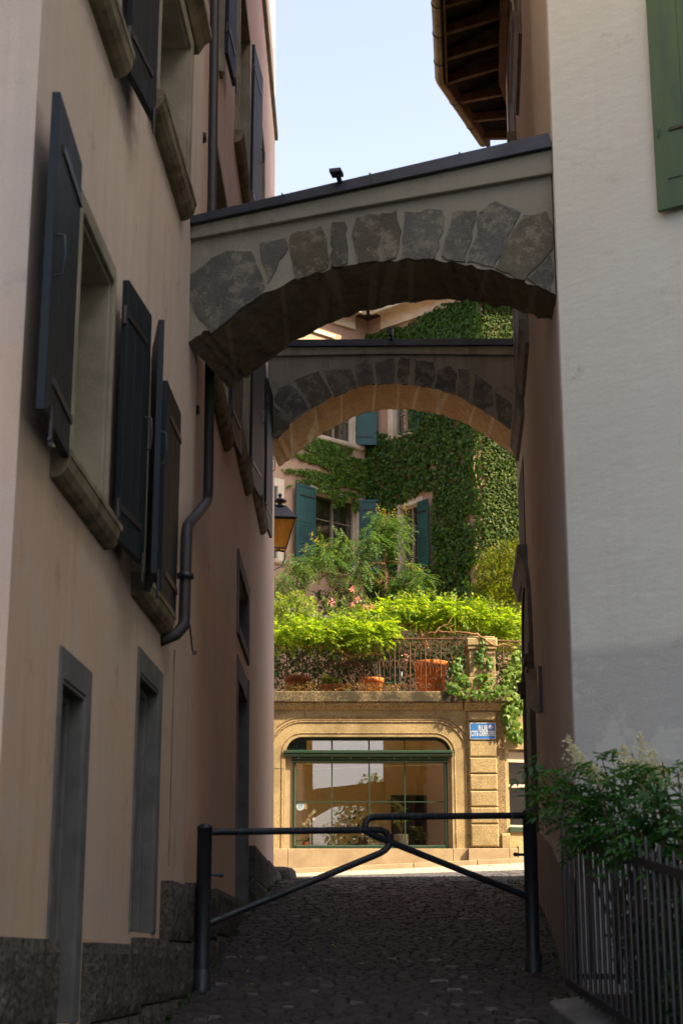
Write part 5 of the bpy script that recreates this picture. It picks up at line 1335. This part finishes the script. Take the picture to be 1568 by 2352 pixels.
# dark shrubs filling the terrace behind the railing
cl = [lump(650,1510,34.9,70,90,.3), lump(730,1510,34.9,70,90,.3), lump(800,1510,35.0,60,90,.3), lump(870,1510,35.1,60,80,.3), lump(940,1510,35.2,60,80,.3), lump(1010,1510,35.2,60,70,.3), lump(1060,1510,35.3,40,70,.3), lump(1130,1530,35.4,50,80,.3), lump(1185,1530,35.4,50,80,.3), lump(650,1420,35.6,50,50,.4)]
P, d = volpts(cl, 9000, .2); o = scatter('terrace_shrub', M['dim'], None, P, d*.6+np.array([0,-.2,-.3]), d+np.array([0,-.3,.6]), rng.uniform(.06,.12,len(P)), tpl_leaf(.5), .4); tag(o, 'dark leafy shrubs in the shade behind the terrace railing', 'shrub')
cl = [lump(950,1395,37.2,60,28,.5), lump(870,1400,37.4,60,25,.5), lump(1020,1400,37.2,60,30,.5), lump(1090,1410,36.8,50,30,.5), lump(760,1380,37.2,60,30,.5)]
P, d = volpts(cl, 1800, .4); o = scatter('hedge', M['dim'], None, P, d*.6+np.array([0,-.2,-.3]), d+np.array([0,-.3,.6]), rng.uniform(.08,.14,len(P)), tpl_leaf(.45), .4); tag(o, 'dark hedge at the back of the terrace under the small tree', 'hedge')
# wisteria
wis = empty('wisteria', pD, 'bright sunlit wisteria trained along the terrace railing', 'climbing plant')
def br(pts, Y, r): return [PY(x, y, Y if not hasattr(Y, '__len__') else Y[i]) for i, (x, y) in enumerate(pts)]
for nm, pts, Y, r in (('stem', [c3(-60,745),c3(150,742),c3(500,745),c3(600,768),c3(700,812),c3(830,860),c3(880,825),c3(950,830),c3(1080,825),c3(1100,842),c3(1098,800),c3(1060,740),c3(1020,690)], 32.95, [.018,.02,.022,.022,.023,.025,.024,.022,.022,.022,.02,.016,.012]),
                      ('stem', [c4(300,840),c4(270,760),c4(255,700),c4(215,620),c4(120,560),c4(0,538),c4(-90,530)], [33.75,33.75,33.8,33.85,33.9,33.95,34.0], [.06,.055,.05,.045,.04,.035,.025]),
                      ('stem', [c4(270,740),c4(330,665),c4(450,650),c4(600,662),c4(740,655),c4(880,680),c4(980,752),c4(1090,812),c4(1180,790),c4(1240,800),c4(1300,850)], [33.75,33.7,33.5,33.2,32.95,32.9,32.85,32.85,32.85,32.85,32.85], [.03,.028,.026,.024,.022,.022,.022,.022,.016,.012,.008]),
                      ('stem', [c3(840,850),c3(870,800),c3(950,760),c3(990,700)], 32.95, [.014,.012,.010,.006]), ('stem', [c4(380,690),c4(450,600),c4(540,560),c4(600,480)], 33.2, [.016,.013,.01,.006]),
                      ('stem', [c4(600,660),c4(560,600),c4(640,540)], 33.1, [.012,.009,.005]), ('stem', [c3(870,1080),c3(940,1000),c3(820,900),c3(700,740),c3(620,640)], [33.7,33.6,33.4,33.3,33.2], [.03,.026,.02,.015,.01])):
    m = MB(); P = br(pts, Y, r); P2 = []; r2 = []
    for i in range(len(P)-1):
        for k in range(4):
            t = k/4; P2.append(P[i].lerp(P[i+1], t) + Vector([random.uniform(-.012,.012) for _ in range(3)])); r2.append((r[i]+(r[i+1]-r[i])*t)*random.uniform(.88,1.12))
    P2.append(P[-1]); r2.append(r[-1]); m.tube(P2, r2, 8); m.build(nm, M['vine'], wis)
cl = [lump(640,1455,33.0,34,28,.35), lump(690,1450,33.0,44,26,.40), lump(738,1462,32.95,34,24,.35), lump(838,1462,32.95,38,30,.35), lump(862,1450,33.0,30,24,.3), lump(700,1432,33.2,30,20,.3),
      lump(860,1425,33.8,46,26,.4), lump(905,1402,34.0,48,24,.45), lump(950,1398,34.1,46,26,.45), lump(1000,1405,34.1,46,26,.45), lump(1050,1408,34.0,44,26,.45), lump(1095,1420,34.0,44,28,.35), lump(1135,1428,34.0,40,30,.35), lump(1175,1440,33.9,40,34,.35), lump(800,1440,33.2,40,26,.3), lump(765,1450,33.1,34,24,.3), lump(1010,1432,34.0,70,14,.25), lump(885,1445,33.1,26,20,.3)]
P, d = volpts(cl, 2900, .5); hor = d.copy(); hor[:,2] = hor[:,2]*.35 - .10
scatter('foliage', M['wis'], wis, P, hor, d*.4+np.array([0,-.15,1.0]), rng.uniform(.10,.28,len(P)), tpl_frond(4,.20,.46,.35,58), .25)
P, d = volpts(cl, 500, .9); up = P[:,2] > 0; scatter('young_shoots', M['wis'], wis, P+np.array([0,0,.05]), d*.5+np.array([0,-.1,.7]), d+np.array([0,-1,.2]), rng.uniform(.12,.2,len(P)), tpl_frond(3,.17,.5,.1,36), .25)
m = MB()
for x, y, L in ((375,780,90),(430,760,150),(545,740,130),(150,690,110),(180,750,100)): 
    a = PY(*c3(x, y), 32.9); m.tube([a, a+Vector((.005,0,-.04)), a+Vector((0,0,-L*.2197/118)), a+Vector((0,0,-L*.2197/118-.03))], [.003,.009,.011,.003], 6); 
for x, y, L in ((620,480,200),(105,430,110),(180,540,110)):
    a = PY(*c4(x, y), 32.9); m.tube([a, a+Vector((.005,0,-.06)), a+Vector((0,0,-L*.2014/118)), a+Vector((0,0,-L*.2014/118-.03))], [.003,.009,.012,.003], 6)
m.build('seed_pods', M['wis'], wis)
# oleander with pink flowers
ole = empty('oleander', PY(800, 1560, 34.3), 'oleander with pink flower heads rising behind the wisteria', 'flowering shrub')
heads = [c3(815,150),c3(590,290),c3(855,255),c3(810,325),c3(940,345),c3(1235,355),c3(715,900),c3(745,578),c3(975,545),c3(1370,845),c3(1000,330)]
tops = [c3(480,200),c3(740,210),c3(600,170),c3(850,100),c3(930,160),c3(1080,180),c3(690,250),c3(540,250),c3(620,400),c3(760,420),c3(860,360),c3(1000,200),c3(420,380),c3(560,480),c3(680,560),c3(800,500)]
base = PY(800, 1530, 34.4)
m = MB(); LP = []; LT = []
for q in heads + tops:
    t = PY(q[0], q[1]+6, 34.0 + random.uniform(-.35,.4)); b = base + Vector((random.uniform(-.25,.25), random.uniform(-.1,.1), 0)); c = b.lerp(t, .5) + Vector((0,0,.1))
    ps = [b.lerp(c, .5), c, c.lerp(t, .5), t]; m.tube([b]+ps, [.012,.010,.008,.006,.004], 5)
    for k in range(34):
        f = random.random()**.6; p = b.lerp(c, f*2) if f < .5 else c.lerp(t, f*2-1); a = random.uniform(0, 6.3); LP.append(p[:]); LT.append((math.cos(a)*.6, math.sin(a)*.6, .9))
m.build('stems', M['bark'], ole)
scatter('foliage', M['ole'], ole, LP, LT, np.cross(np.array(LT), rng.normal(0,1,(len(LT),3))), rng.uniform(.11,.19,len(LP)), tpl_leaf(.17,.02,.12), .15)
FP = []; FT = []
for i, q in enumerate(heads):
    c = PY(q[0], q[1], 33.95 if i not in (6,7,9) else 33.6); k = 26 if i not in (6,7,8,9) else 12
    for j in range(k):
        d_ = Vector([random.gauss(0,1) for _ in range(3)]).normalized(); FP.append((c + d_*random.uniform(.01,.075))[:]); FT.append(d_[:])
scatter('flowers', M['pinkfl'], ole, FP, FT, rng.normal(0,1,(len(FT),3)), rng.uniform(.03,.055,len(FP)), tpl_leaf(.8,.1,.1), .4)
# climbing rose at the left, hosta blooms
cl = [lump(660,1400,34.6,40,34,.4), lump(700,1395,34.6,30,28,.3), lump(640,1385,34.4,22,25,.3), lump(682,1372,34.4,16,18,.2)]
P, d = volpts(cl, 900, .5); o = scatter('climbing_shrub', M['rose'], None, P, d*.7+np.array([0,-.1,-.35]), d+np.array([0,-.3,.8]), rng.uniform(.06,.11,len(P)), tpl_leaf(.55), .35); tag(o, 'yellow green leafy climber at the left end of the terrace', 'shrub')
# yew
cl = [lump(1152,1335,35.9,62,75,.8), lump(1135,1380,35.7,50,50,.6), lump(1185,1290,36,45,45,.6), lump(1200,1380,35.8,50,60,.6)]
P, d = volpts(cl, 3400, .62); o = scatter('yew_bush', M['yew'], None, P, d*.8+np.array([0,-.1,.55]), d+np.array([0,-.6,.2]), rng.uniform(.10,.19,len(P)), tpl_frond(4,.16,.34,-.15,42,.3), .28); tag(o, 'golden green yew bush standing at the right end of the terrace', 'bush')
# small tree on the terrace
tr = empty('small_tree', PY(886, 1400, 37.4), 'small feathery tree with brown trunk growing on the terrace', 'tree')
TB = [([(888,1420),(886,1375),(884,1330),(880,1292)], 37.4, [.085,.08,.075,.068]), ([(880,1292),(885,1270),(878,1240),(880,1200),(884,1175)], [37.4,37.4,37.4,37.3,37.3], [.05,.04,.025,.015,.006]),
      ([(880,1298),(868,1292),(850,1296),(835,1310),(800,1318),(770,1310),(745,1322),(735,1330)], [37.4,37.2,37.0,36.9,36.8,36.7,36.7,36.7], [.05,.045,.04,.03,.025,.02,.014,.008]),
      ([(880,1330),(868,1342),(855,1330),(845,1315)], [37.4,37.2,37.1,37], [.045,.04,.03,.02]), ([(800,1318),(760,1300),(720,1290),(680,1300),(645,1320)], [36.8,36.7,36.5,36.4,36.3], [.02,.018,.014,.01,.006]),
      ([(835,1310),(820,1280),(800,1250),(790,1225)], [36.9,36.8,36.8,36.8], [.02,.015,.01,.005]), ([(884,1330),(905,1328),(925,1340),(935,1375)], [37.4,37.3,37.2,37.2], [.02,.018,.014,.01]), ([(880,1292),(900,1290),(940,1300),(980,1320)], [37.4,37.3,37.2,37.2], [.03,.022,.015,.008]),
      ([(745,1322),(700,1345),(690,1352),(660,1330)], 36.6, [.015,.012,.009,.005])]
for pts, Y, r in TB:
    P = br(pts, Y, r); m = MB(); P2 = []; r2 = []
    for i in range(len(P)-1):
        for k in range(3): t = k/3; P2.append(P[i].lerp(P[i+1], t)+Vector([random.uniform(-.01,.01) for _ in range(3)])); r2.append(r[i]+(r[i+1]-r[i])*t)
    P2.append(P[-1]); r2.append(r[-1]); m.tube(P2, r2, 9); m.build('trunk' if len(pts) == 4 and pts[0][0] == 888 else 'limb', M['bark'], tr)
cl = [lump(660,1330,36.3,40,22,.5), lump(650,1350,36.3,30,18,.4), lump(700,1295,36.4,34,26,.5), lump(740,1265,36.6,34,28,.5), lump(790,1250,36.7,34,26,.5), lump(760,1300,36.6,44,24,.5), lump(820,1290,36.8,36,30,.5), lump(690,1320,36.4,36,20,.4),
      lump(850,1245,36.9,32,36,.5), lump(880,1210,37.2,30,34,.4), lump(915,1215,37.2,28,36,.4), lump(900,1255,37.2,38,22,.4), lump(930,1310,37.2,34,30,.4), lump(965,1335,37.1,34,30,.4), lump(905,1350,37.2,26,26,.4), lump(800,1335,36.8,38,18,.4), lump(680,1290,36.4,22,18,.3), lump(860,1185,37.2,16,16,.2), lump(845,1310,36.9,30,20,.4)]
P, d = volpts(cl, 1500, .3); hor = d.copy(); hor[:,2] = hor[:,2]*.3 - .35
scatter('crown', M['tree'], tr, P, hor, d*.3+np.array([0,-.35,1.0]), rng.uniform(.17,.28,len(P)), tpl_frond(5,.15,.30,.40,66), .2)
m_ = []
for (x, y, h) in ((868,1160,26),(880,1165,22),(930,1155,30),(905,1170,18),(715,1222,26),(728,1232,20),(703,1250,20),(748,1248,18),(945,1290,24),(965,1298,20)):
    for k in range(32):
        f = random.random(); a = PY(x, y+h*(1-f), 37.0); s = .12*(1-f)+.015; m_.append((a.x+random.gauss(0,s*.6), a.y+random.gauss(0,s*.6), a.z+random.gauss(0,.02)))
scatter('blossom', M['yelfl'], tr, m_, rng.normal(0,1,(len(m_),3))+np.array([0,0,1]), rng.normal(0,1,(len(m_),3)), rng.uniform(.02,.04,len(m_)), tpl_leaf(.6), .2)
# hanging ivy over the ledge and creeper on the pillar
def hang(lumps, n, lab, mat, s=(.06,.11), nm='trailing_ivy'):
    P, d = volpts(lumps, n, .3); o = scatter(nm, mat, None, P, d*.25+np.array([0,-.15,-1]), d*.4+np.array([0,-1,.35]), rng.uniform(*s,len(P)), tpl_ivy(), .38); tag(o, lab, 'ivy', 'ivy trailing over the shop ledge')
hang([lump(1180,1560,32.9,32,40,.15), lump(1180,1610,32.85,26,30,.14), lump(1172,1640,32.85,24,26,.14), lump(1185,1680,32.9,26,28,.14), lump(1190,1520,33.0,24,40,.15), lump(1165,1655,32.9,12,22,.1)], 620, 'broad leaved ivy hanging down the wall to the right of the street sign', M['ivyb'], (.08,.13))
cl = [lump(1040,1580,32.80,18,18,.08), lump(1075,1592,32.75,26,14,.08), lump(1115,1590,32.75,34,16,.10), lump(1145,1585,32.75,26,18,.10), lump(1110,1560,32.85,26,20,.06), lump(1048,1530,32.9,14,34,.08), lump(1100,1510,32.9,14,26,.05), lump(1108,1480,32.9,8,22,.05), lump(1125,1520,32.88,8,20,.05), lump(1060,1560,32.85,16,20,.08)]
hang(cl, 520, 'small leaved creeper climbing the granite pillar and spilling over the ledge', M['creep'], (.05,.095), 'pillar_creeper')
m = MB()
for pts in ([(1100,1588),(1104,1540),(1106,1500),(1108,1462)],[(1062,1590),(1052,1550),(1040,1520),(1034,1497)],[(1080,1590),(1120,1560),(1128,1520)]):
    m.tube([PY(x, y, 32.90) for x, y in pts], .006, 5)
o = m.build('creeper_stem', M['vine']); o.parent = bpy.data.objects['pillar_creeper']

# ---------------------------------------------------------------- things behind the shop glass
ysill = YF+.55; zs = zsill+.02
def ipot(px, Y, r, h, mat, name, label, cat):
    c = PY(px, 1930, Y); root = empty(name, (c.x, Y, zs), label, cat); m = MB(); m.lathe((c.x, Y, zs), [(r*.85,0),(r*.9,.01),(r,h-.01),(r*.99,h),(r*.88,h),(r*.86,h-.03)], 24); m.build('pot', M[mat], root)
    m = MB(); m.lathe((c.x, Y, zs+h-.04), [(r*.87,0),(.01,.015)], 16); m.build('soil', M['soil'], root); return root, Vector((c.x, Y, zs+h))
m = MB(); m.box(FS, l0, l1, -1.0, -.34, zsill-.2, zsill+.018); m.build('window_shelf', M['cream'], shop)
r1, t1 = ipot(921, 33.5, .155, .29, 'concrete', 'rubber_plant', 'variegated rubber plant in a grey pot behind the shop window', 'house plant')
def rubber(root, t, n, hmax, name='leaves'):
    P = []; T = []; m = MB()
    for s in range(4):
        a = random.uniform(0,6.3); e = t + Vector((.16*math.cos(a), .10*math.sin(a), hmax*random.uniform(.6,1.0))); m.tube([t-Vector((0,0,.05)), t.lerp(e,.5)+Vector((.02,0,.02)), e], [.011,.009,.006], 6)
        for k in range(n):
            f = random.uniform(.2,1); b = random.uniform(0,6.3); P.append(t.lerp(e,f)[:]); T.append((math.cos(b), math.sin(b)*.8-.3, random.uniform(-.1,.9)))
    m.build('stem', M['vine'], root)
    T = np.array(T); N = np.stack([-T[:,0]*.5, -np.ones(len(T))*.6, np.ones(len(T))], 1)
    o = scatter('leaf_edges', M['hosta'], root, P, T, N, np.full(len(P), .175), tpl_leaf(.52,.03,.2), .001)
    scatter(name, M['nanD'], root, np.array(P)+np.array([[0,-.004,.003]])+T*.008, T, N, np.full(len(P), .150), tpl_leaf(.42,.035,.17), .001)
M['nanD'] = leaf('rubber_leaf', (.05,.09,.025), (.08,.14,.04), (.22,.20,.04), .1)
rubber(r1, t1, 8, .75)
r2_, t2_ = ipot(970, 33.48, .10, .10, 'dark', 'rubber_plant', 'low bushy variegated rubber plant between the grey pot and orange box', 'house plant'); rubber(r2_, t2_, 8, .38)
r3, t3 = ipot(815, 33.7, .09, .12, 'dark', 'foliage_plant', 'dark leaved house plant standing behind the striped candle box', 'house plant')
P, d = volpts([(t3+Vector((0,0,.3)), .22, .15, .34)], 60, .4); scatter('leaves', M['nanD'], r3, P, d+np.array([0,-.4,-.2]), d+np.array([0,-.6,.6]), rng.uniform(.09,.13,60), tpl_leaf(.7), .3)
r4, t4 = ipot(702, 33.44, .075, .13, 'terra', 'orchid', 'white orchid in a copper pot at the left of the shop window', 'orchid')
m = MB(); e = PY(716, 1872, 33.42); e2 = PY(690, 1850, 33.42)
m.tube([t4, t4+Vector((.0,0,.25)), t4+Vector((.03,0,.42)), e+Vector((.02,0,.03)), e+Vector((.05,0,-.05))], .004, 5); m.tube([t4, t4+Vector((.0,0,.25)), e2], .003, 5); m.build('stem', M['vine'], r4)
P = []; T = []
for x, y in ((701,1848),(716,1868),(722,1864),(711,1874),(708,1882),(720,1880),(705,1888),(700,1893),(712,1892),(703,1900),(687,1858),(703,1855)):
    c = PY(x, y, 33.42)
    for k in range(5): a = 2*math.pi*k/5+random.uniform(0,.5); P.append((c.x, c.y, c.z)); T.append((math.cos(a), -.25, math.sin(a)))
M['orch'] = leaf('orchid_petal', (.85,.82,.72), (.9,.87,.78), (.8,.76,.62), .3, (1,1,.9)); scatter('flowers', M['orch'], r4, P, T, np.tile(np.array([0,-1.0,.1]),(len(P),1)), rng.uniform(.04,.055,len(P)), tpl_leaf(.9,.02,.05), .08)
a = np.array([0.3,2.8,3.6,5.9,1.2,4.6]); T = np.stack([np.cos(a)*.9, np.sin(a)*.5-.2, np.full(6,.35)],1); scatter('leaves', M['dim'], r4, np.tile(np.array(t4[:]),(6,1)), T, np.tile(np.array([0,-.3,1.0]),(6,1)), np.full(6,.26), tpl_leaf(.3,.03,.3), .08)
def citem(px0, px1, Y, h, name, label, cat, mat):
    a = PY(px0, 1930, Y).x; b = PY(px1, 1930, Y).x; m = MB(); m.cube(a, b, Y, Y+.16, zs, zs+h); o = m.build(name, M[mat], None, .006); return tag(o, label, cat), a, b
citem(985, 1011, 33.42, .145, 'card_box', 'plain orange box lying at the right end of the shop window shelf', 'box', 'box')
o, a, b = citem(823, 846, 33.45, .20, 'candle_rack', 'orange rack holding four dark round ended tubes in the shop window', 'rack', 'box')
for k in range(4):
    m = MB(); x = a+(b-a)*(k+.5)/4; m.tube([(x,33.44,zs+.05),(x,33.44,zs+.06),(x,33.44,zs+.24)], [.008,.016,.016], 8); t_ = m.build('tube', M['dark']); t_.parent = o; ORI[t_.name] = Vector((0,0,0))
# round emblem sticker on the glass
c = fs(689.5, 1852, vF+.026); m = MB()
n = 40; rv = random.Random(4)
def disc2(r, v, mat, nm, par): 
    m = MB(); disc(m, FS, c[0], c[1], r, v-.0012, v, n); o = m.build(nm, mat, par); return o
M['paper'] = simple('sticker_paper', (.42,.43,.42), (.34,.36,.36), 60, .5); M['pblue'] = simple('sticker_blue', (.12,.26,.36), (.34,.40,.42), 22, .5)
st = disc2(.082, vF+.0275, M['paper'], 'window_sticker', None); tag(st, 'round white and light blue sticker on the lower left shop pane', 'sticker')
q = disc2(.060, vF+.0285, M['pblue'], 'sticker_picture', st)
m = MB(); P = FS.pt; m.prism(FS, [(c[0]-.035,c[1]+.0),(c[0]-.01,c[1]-.004),(c[0]+.032,c[1]+.002),(c[0]+.03,c[1]+.018),(c[0]+.012,c[1]+.026),(c[0]-.008,c[1]+.016),(c[0]-.03,c[1]+.014)], vF+.0285, vF+.0295); m.build('sticker_drawing', M['concrete'], st)

# ---------------------------------------------------------------- street lantern at the end of the pink house
lan = empty('street_lantern', (-.97, 25.15, 5), 'old street lantern with amber panes hung past the end of the pink house', 'lantern')
t = NT('amber_glass'); col = t.ramp(t.noise(t.pos((1,1,.5)), 14, 4), [(.3, (.62,.33,.05)), (.7, (.85,.52,.12))]); b1 = t.bsdf(col, .25, 0, t.noise(t.pos(), 40, 2), .2, .004); tt = t.n('BsdfTranslucent'); t.l(col, tt.inputs[0]); mx = t.n('MixShader'); mx.inputs[0].default_value = .55; t.l(b1.outputs[0], mx.inputs[1]); t.l(tt.outputs[0], mx.inputs[2]); t.l(mx.outputs[0], t.out.inputs[0]); M['amber'] = t.m
LX, LY = -.985, 25.2; zA = PY(640, 1198, LY).z; zBt = PY(640, 1262, LY).z; zRf = PY(640, 1166, LY).z; rt, rb2 = .225, .095
rot = math.pi/4+.12
def sq(r, z): return [Vector((LX+r*math.sqrt(2)*math.cos(rot+k*math.pi/2), LY+r*math.sqrt(2)*math.sin(rot+k*math.pi/2), z)) for k in range(4)]
m = MB(); A = sq(rt, zA); B = sq(rb2, zBt)
for k in range(4): m.tube([A[k], B[k]], .011, 6); m.tube([A[k], A[(k+1)%4]], .014, 6); m.tube([B[k], B[(k+1)%4]], .012, 6)
m.loft(sq(rt+.045, zA+.005), sq(rt+.045, zA+.02)); m.loft(sq(rt+.03, zA+.02), sq(.10, zRf)); m.lathe((LX, LY, zRf), [(.13,0),(.13,.015),(.05,.04),(.04,.07),(.10,.09),(.115,.11),(.08,.14),(.03,.15),(.02,.17),(.035,.20),(.02,.23),(.003,.24)], 16)
m.build('lantern_frame', M['iron'], lan)
for k in range(4):
    a, b, c_, d_ = A[k], A[(k+1)%4], B[(k+1)%4], B[k]; m = MB(); m.add([a, b, c_, d_], [(0,1,2,3)]); m.build('pane', M['amber'], lan)
m = MB(); m.tube([(LX,LY,zBt-.0),(LX+.02,LY,zBt-.03),(LX+.08,LY,zBt-.04),(LX+.09,LY,zBt-.12),(LX+.04,LY-.1,zBt-.3),(LX-.1,LY-.3,zBt-.42),(LX-.25,24.52,zBt-.45)], .012, 8); m.tube([(LX,LY,zBt),(LX-.1,LY-.3,zBt-.1),(LX-.25,24.52,zBt-.1)], .012, 8); m.tube([(LX-.25,24.54,zBt+.0),(LX-.25,24.54,zBt-.55)], .018, 8); m.build('bracket', M['iron'], lan)

# ---------------------------------------------------------------- nandina and shrubs inside the fence
nan = empty('nandina_bush', (1.6, 8.6, -.3), 'glossy green bush with cream flower sprays leaning out over the iron fence', 'bush')
m = MB(); FPn = []; tips = [(1262,1745,8.9),(1300,1790,8.7),(1340,1760,8.8),(1380,1740,8.6),(1420,1760,8.4),(1450,1730,8.4),(1480,1770,8.2),(1520,1750,8.0),(1555,1770,7.9),(1320,1850,8.6),(1380,1850,8.4),(1440,1870,8.2),(1500,1850,8.0),(1550,1860,7.8),(1600,1800,7.8),(1640,1850,7.6),(1400,1900,8.2),(1470,1910,8.0),(1300,1770,8.8),(1235,1770,9.0),(1365,1790,8.6),(1500,1790,8.1)]
b0 = Vector((1.62, 8.4, -.35))
NP = []; NT_ = []
for x, y, Y in tips:
    t_ = PY(x, y, Y); b = Vector((t_.x*.25+1.75*.75, Y*.5+8.4*.5, -.35)); c = b.lerp(t_, .6)+Vector((0,0,.12)); m.tube([b, b.lerp(c,.6), c, t_], [.009,.008,.006,.003], 6)
    for k in range(24 if y < 1840 else 14):
        f = random.uniform(.45,1.04); p = c.lerp(t_, (f-.45)/.55); a = random.uniform(0,6.3)
        NP.append((p + Vector((math.cos(a)*.05, math.sin(a)*.05, 0)))[:]); NT_.append((math.cos(a), math.sin(a), random.uniform(-.2,.35)))
m.build('stems', M['bark'], nan)
scatter('foliage', M['nan'], nan, NP, NT_, np.tile(np.array([0,-.25,1.0]),(len(NP),1)), rng.uniform(.10,.18,len(NP)), tpl_frond(4,.17,.50,.35,52), .22)
for (x0, y0, x1, y1, Y) in ((1305,1690,1330,1790,8.75),(1320,1720,1370,1800,8.7),(1350,1750,1395,1815,8.65),(1468,1685,1480,1790,8.2),(1430,1712,1450,1790,8.3),(1498,1722,1495,1800,8.15),(1475,1790,1490,1870,8.1),(1510,1760,1520,1810,8.05),(1600,1700,1590,1800,7.9)):
    a = PY(x0, y0, Y); b = PY(x1, y1, Y); m = MB(); m.tube([a, b], .003, 5); P = []
    for k in range(260):
        f = random.random(); c = a.lerp(b, f); s = .006+.044*f; P.append((c.x+random.gauss(0,s), c.y+random.gauss(0,s), c.z+random.gauss(0,.008)))
    st = m.build('flower_spray', M['whitefl'], nan)
    o = scatter('florets', M['whitefl'], nan, P, rng.normal(0,1,(260,3)), rng.normal(0,1,(260,3)), rng.uniform(.010,.017,260), tpl_leaf(.8), .1); o.parent = st
cl = [((1.72,8.3,.0),.28,.6,.45), ((1.66,7.7,-.25),.22,.5,.40), ((1.95,8.2,.30),.4,.5,.35), ((1.62,8.7,-.2),.14,.3,.30), ((1.9,7.4,0.1),.3,.5,.5)]
cl = [(Vector(c[0]),)+c[1:] for c in cl]
cl += [(Vector((1.55,8.9,.1)),.12,.35,.35), (Vector((1.62,8.2,-.1)),.16,.5,.5), (Vector((1.66,7.4,-.3)),.15,.5,.5)]
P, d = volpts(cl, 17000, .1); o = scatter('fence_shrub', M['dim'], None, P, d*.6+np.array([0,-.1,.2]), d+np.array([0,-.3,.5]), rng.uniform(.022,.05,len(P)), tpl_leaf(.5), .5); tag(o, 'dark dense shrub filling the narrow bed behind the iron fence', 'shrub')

# ---------------------------------------------------------------- what the shop window reflects: tree and mountains behind the viewer
bt = empty('plane_tree', (.4, -24, gz(0,-24)), 'large leafy tree down the slope, seen only as a reflection in the shop window', 'tree')
m = MB(); g_ = gz(0,-24); m.tube([(1.2,-24,g_-.3),(1.25,-24,g_+2),(1.1,-24,3.0),(.9,-24,6)], [.35,.28,.22,.12], 12); m.build('trunk', M['bark'], bt)
for a, b in (((1.2,-24,1.0),(-.5,-24.3,5.5)),((1.1,-24,2.5),(3.0,-23.5,6)),((1.1,-24,3.5),(1.6,-24.5,8))):
    m = MB(); a = Vector(a); b = Vector(b); m.tube([a, a.lerp(b,.5)+Vector((0,0,.3)), b], [.14,.09,.03], 8); m.build('limb', M['bark'], bt)
cl = [(Vector(c), r, r, r*.8) for c, r in (((1.2,-24,7.0),1.5),((0.1,-24.3,5.6),1.1),((2.6,-23.7,6.2),1.5),((1.4,-24,5.0),1.4),((-.4,-24,4.4),.9),((3.6,-24,4.8),1.4),((1.8,-24.5,8.2),.9))]
P, d = volpts(cl, 5200, .2); scatter('crown', M['tree'], bt, P, d*.6+np.array([0,.2,-.4]), d+np.array([0,.2,.7]), rng.uniform(.16,.30,len(P)), tpl_leaf(.7), .4)
m = MB(); N_ = 90; rr = random.Random(5); hp = []
for i in range(N_+1):
    x = -3500+7000*i/N_; h = 330 + 60*math.sin(i*.35+1.2) + 35*math.sin(i*.9) + rr.uniform(-14,14); hp.append((x, h))
vs = []
for x, h in hp: vs += [(x, -5200, -30), (x, -5400, h*.6), (x, -5900, h), (x, -6600, -30)]
m.add(vs, [(4*i+k, 4*i+k+1, 4*i+k+5, 4*i+k+4) for i in range(N_) for k in range(3)], True)
M['mount'] = simple('mountain_rock', (.16,.19,.24), (.11,.13,.17), .004, 1.0, 0, .01, .1, 1); struct(m.build('hills', M['mount']))

# unseen block added beyond the right edge that keeps the far corner in shade
nb = empty('shade_blocker', (8, 36.7, 5), 'narrow tall stair tower beyond the mauve house, out of sight, shading the far corner', 'tower')
m = MB(); m.cube(6, 8, 35.2, 37.0, 1, 22); m.build('wall', M['farwall'], nb); m = MB(); m.hexa([(5.98,35.15,22),(8.02,35.15,22),(8.02,37.02,22),(5.98,37.02,22),(7,36,24),(7.1,36,24),(7.1,36.1,24),(7,36.1,24)]); m.build('roof', M['tiles'], nb)

# weeds along the foot of the walls
P = []; T = []
wr_ = random.Random(9)
for k in range(900):
    y = wr_.uniform(9.4, 24); c_ = math.sin(y*3.1)+math.sin(y*7.7+1)
    if c_ < .2: continue
    if wr_.random() < .6: x = (FA.pt(FA.uY(y),.09,0).x if y < 11.2 else FB.pt(FB.uY(y),.10,0).x) + abs(wr_.gauss(0,.015))
    else: x = float(np.interp(y, [p[1] for p in curve], [p[0] for p in curve])) - .04 - abs(wr_.gauss(0,.015))
    P.append((x, y, gz(x, y))); T.append((wr_.gauss(0,.5), wr_.gauss(0,.5), 1))
o = scatter('weeds', M['dim'], None, P, T, rng.normal(0,1,(len(P),3)), rng.uniform(.02,.06,len(P)), tpl_leaf(.3,.02,.3), .2); tag(o, 'small weeds growing along the foot of both lane walls', 'weeds'); o['kind'] = 'stuff'
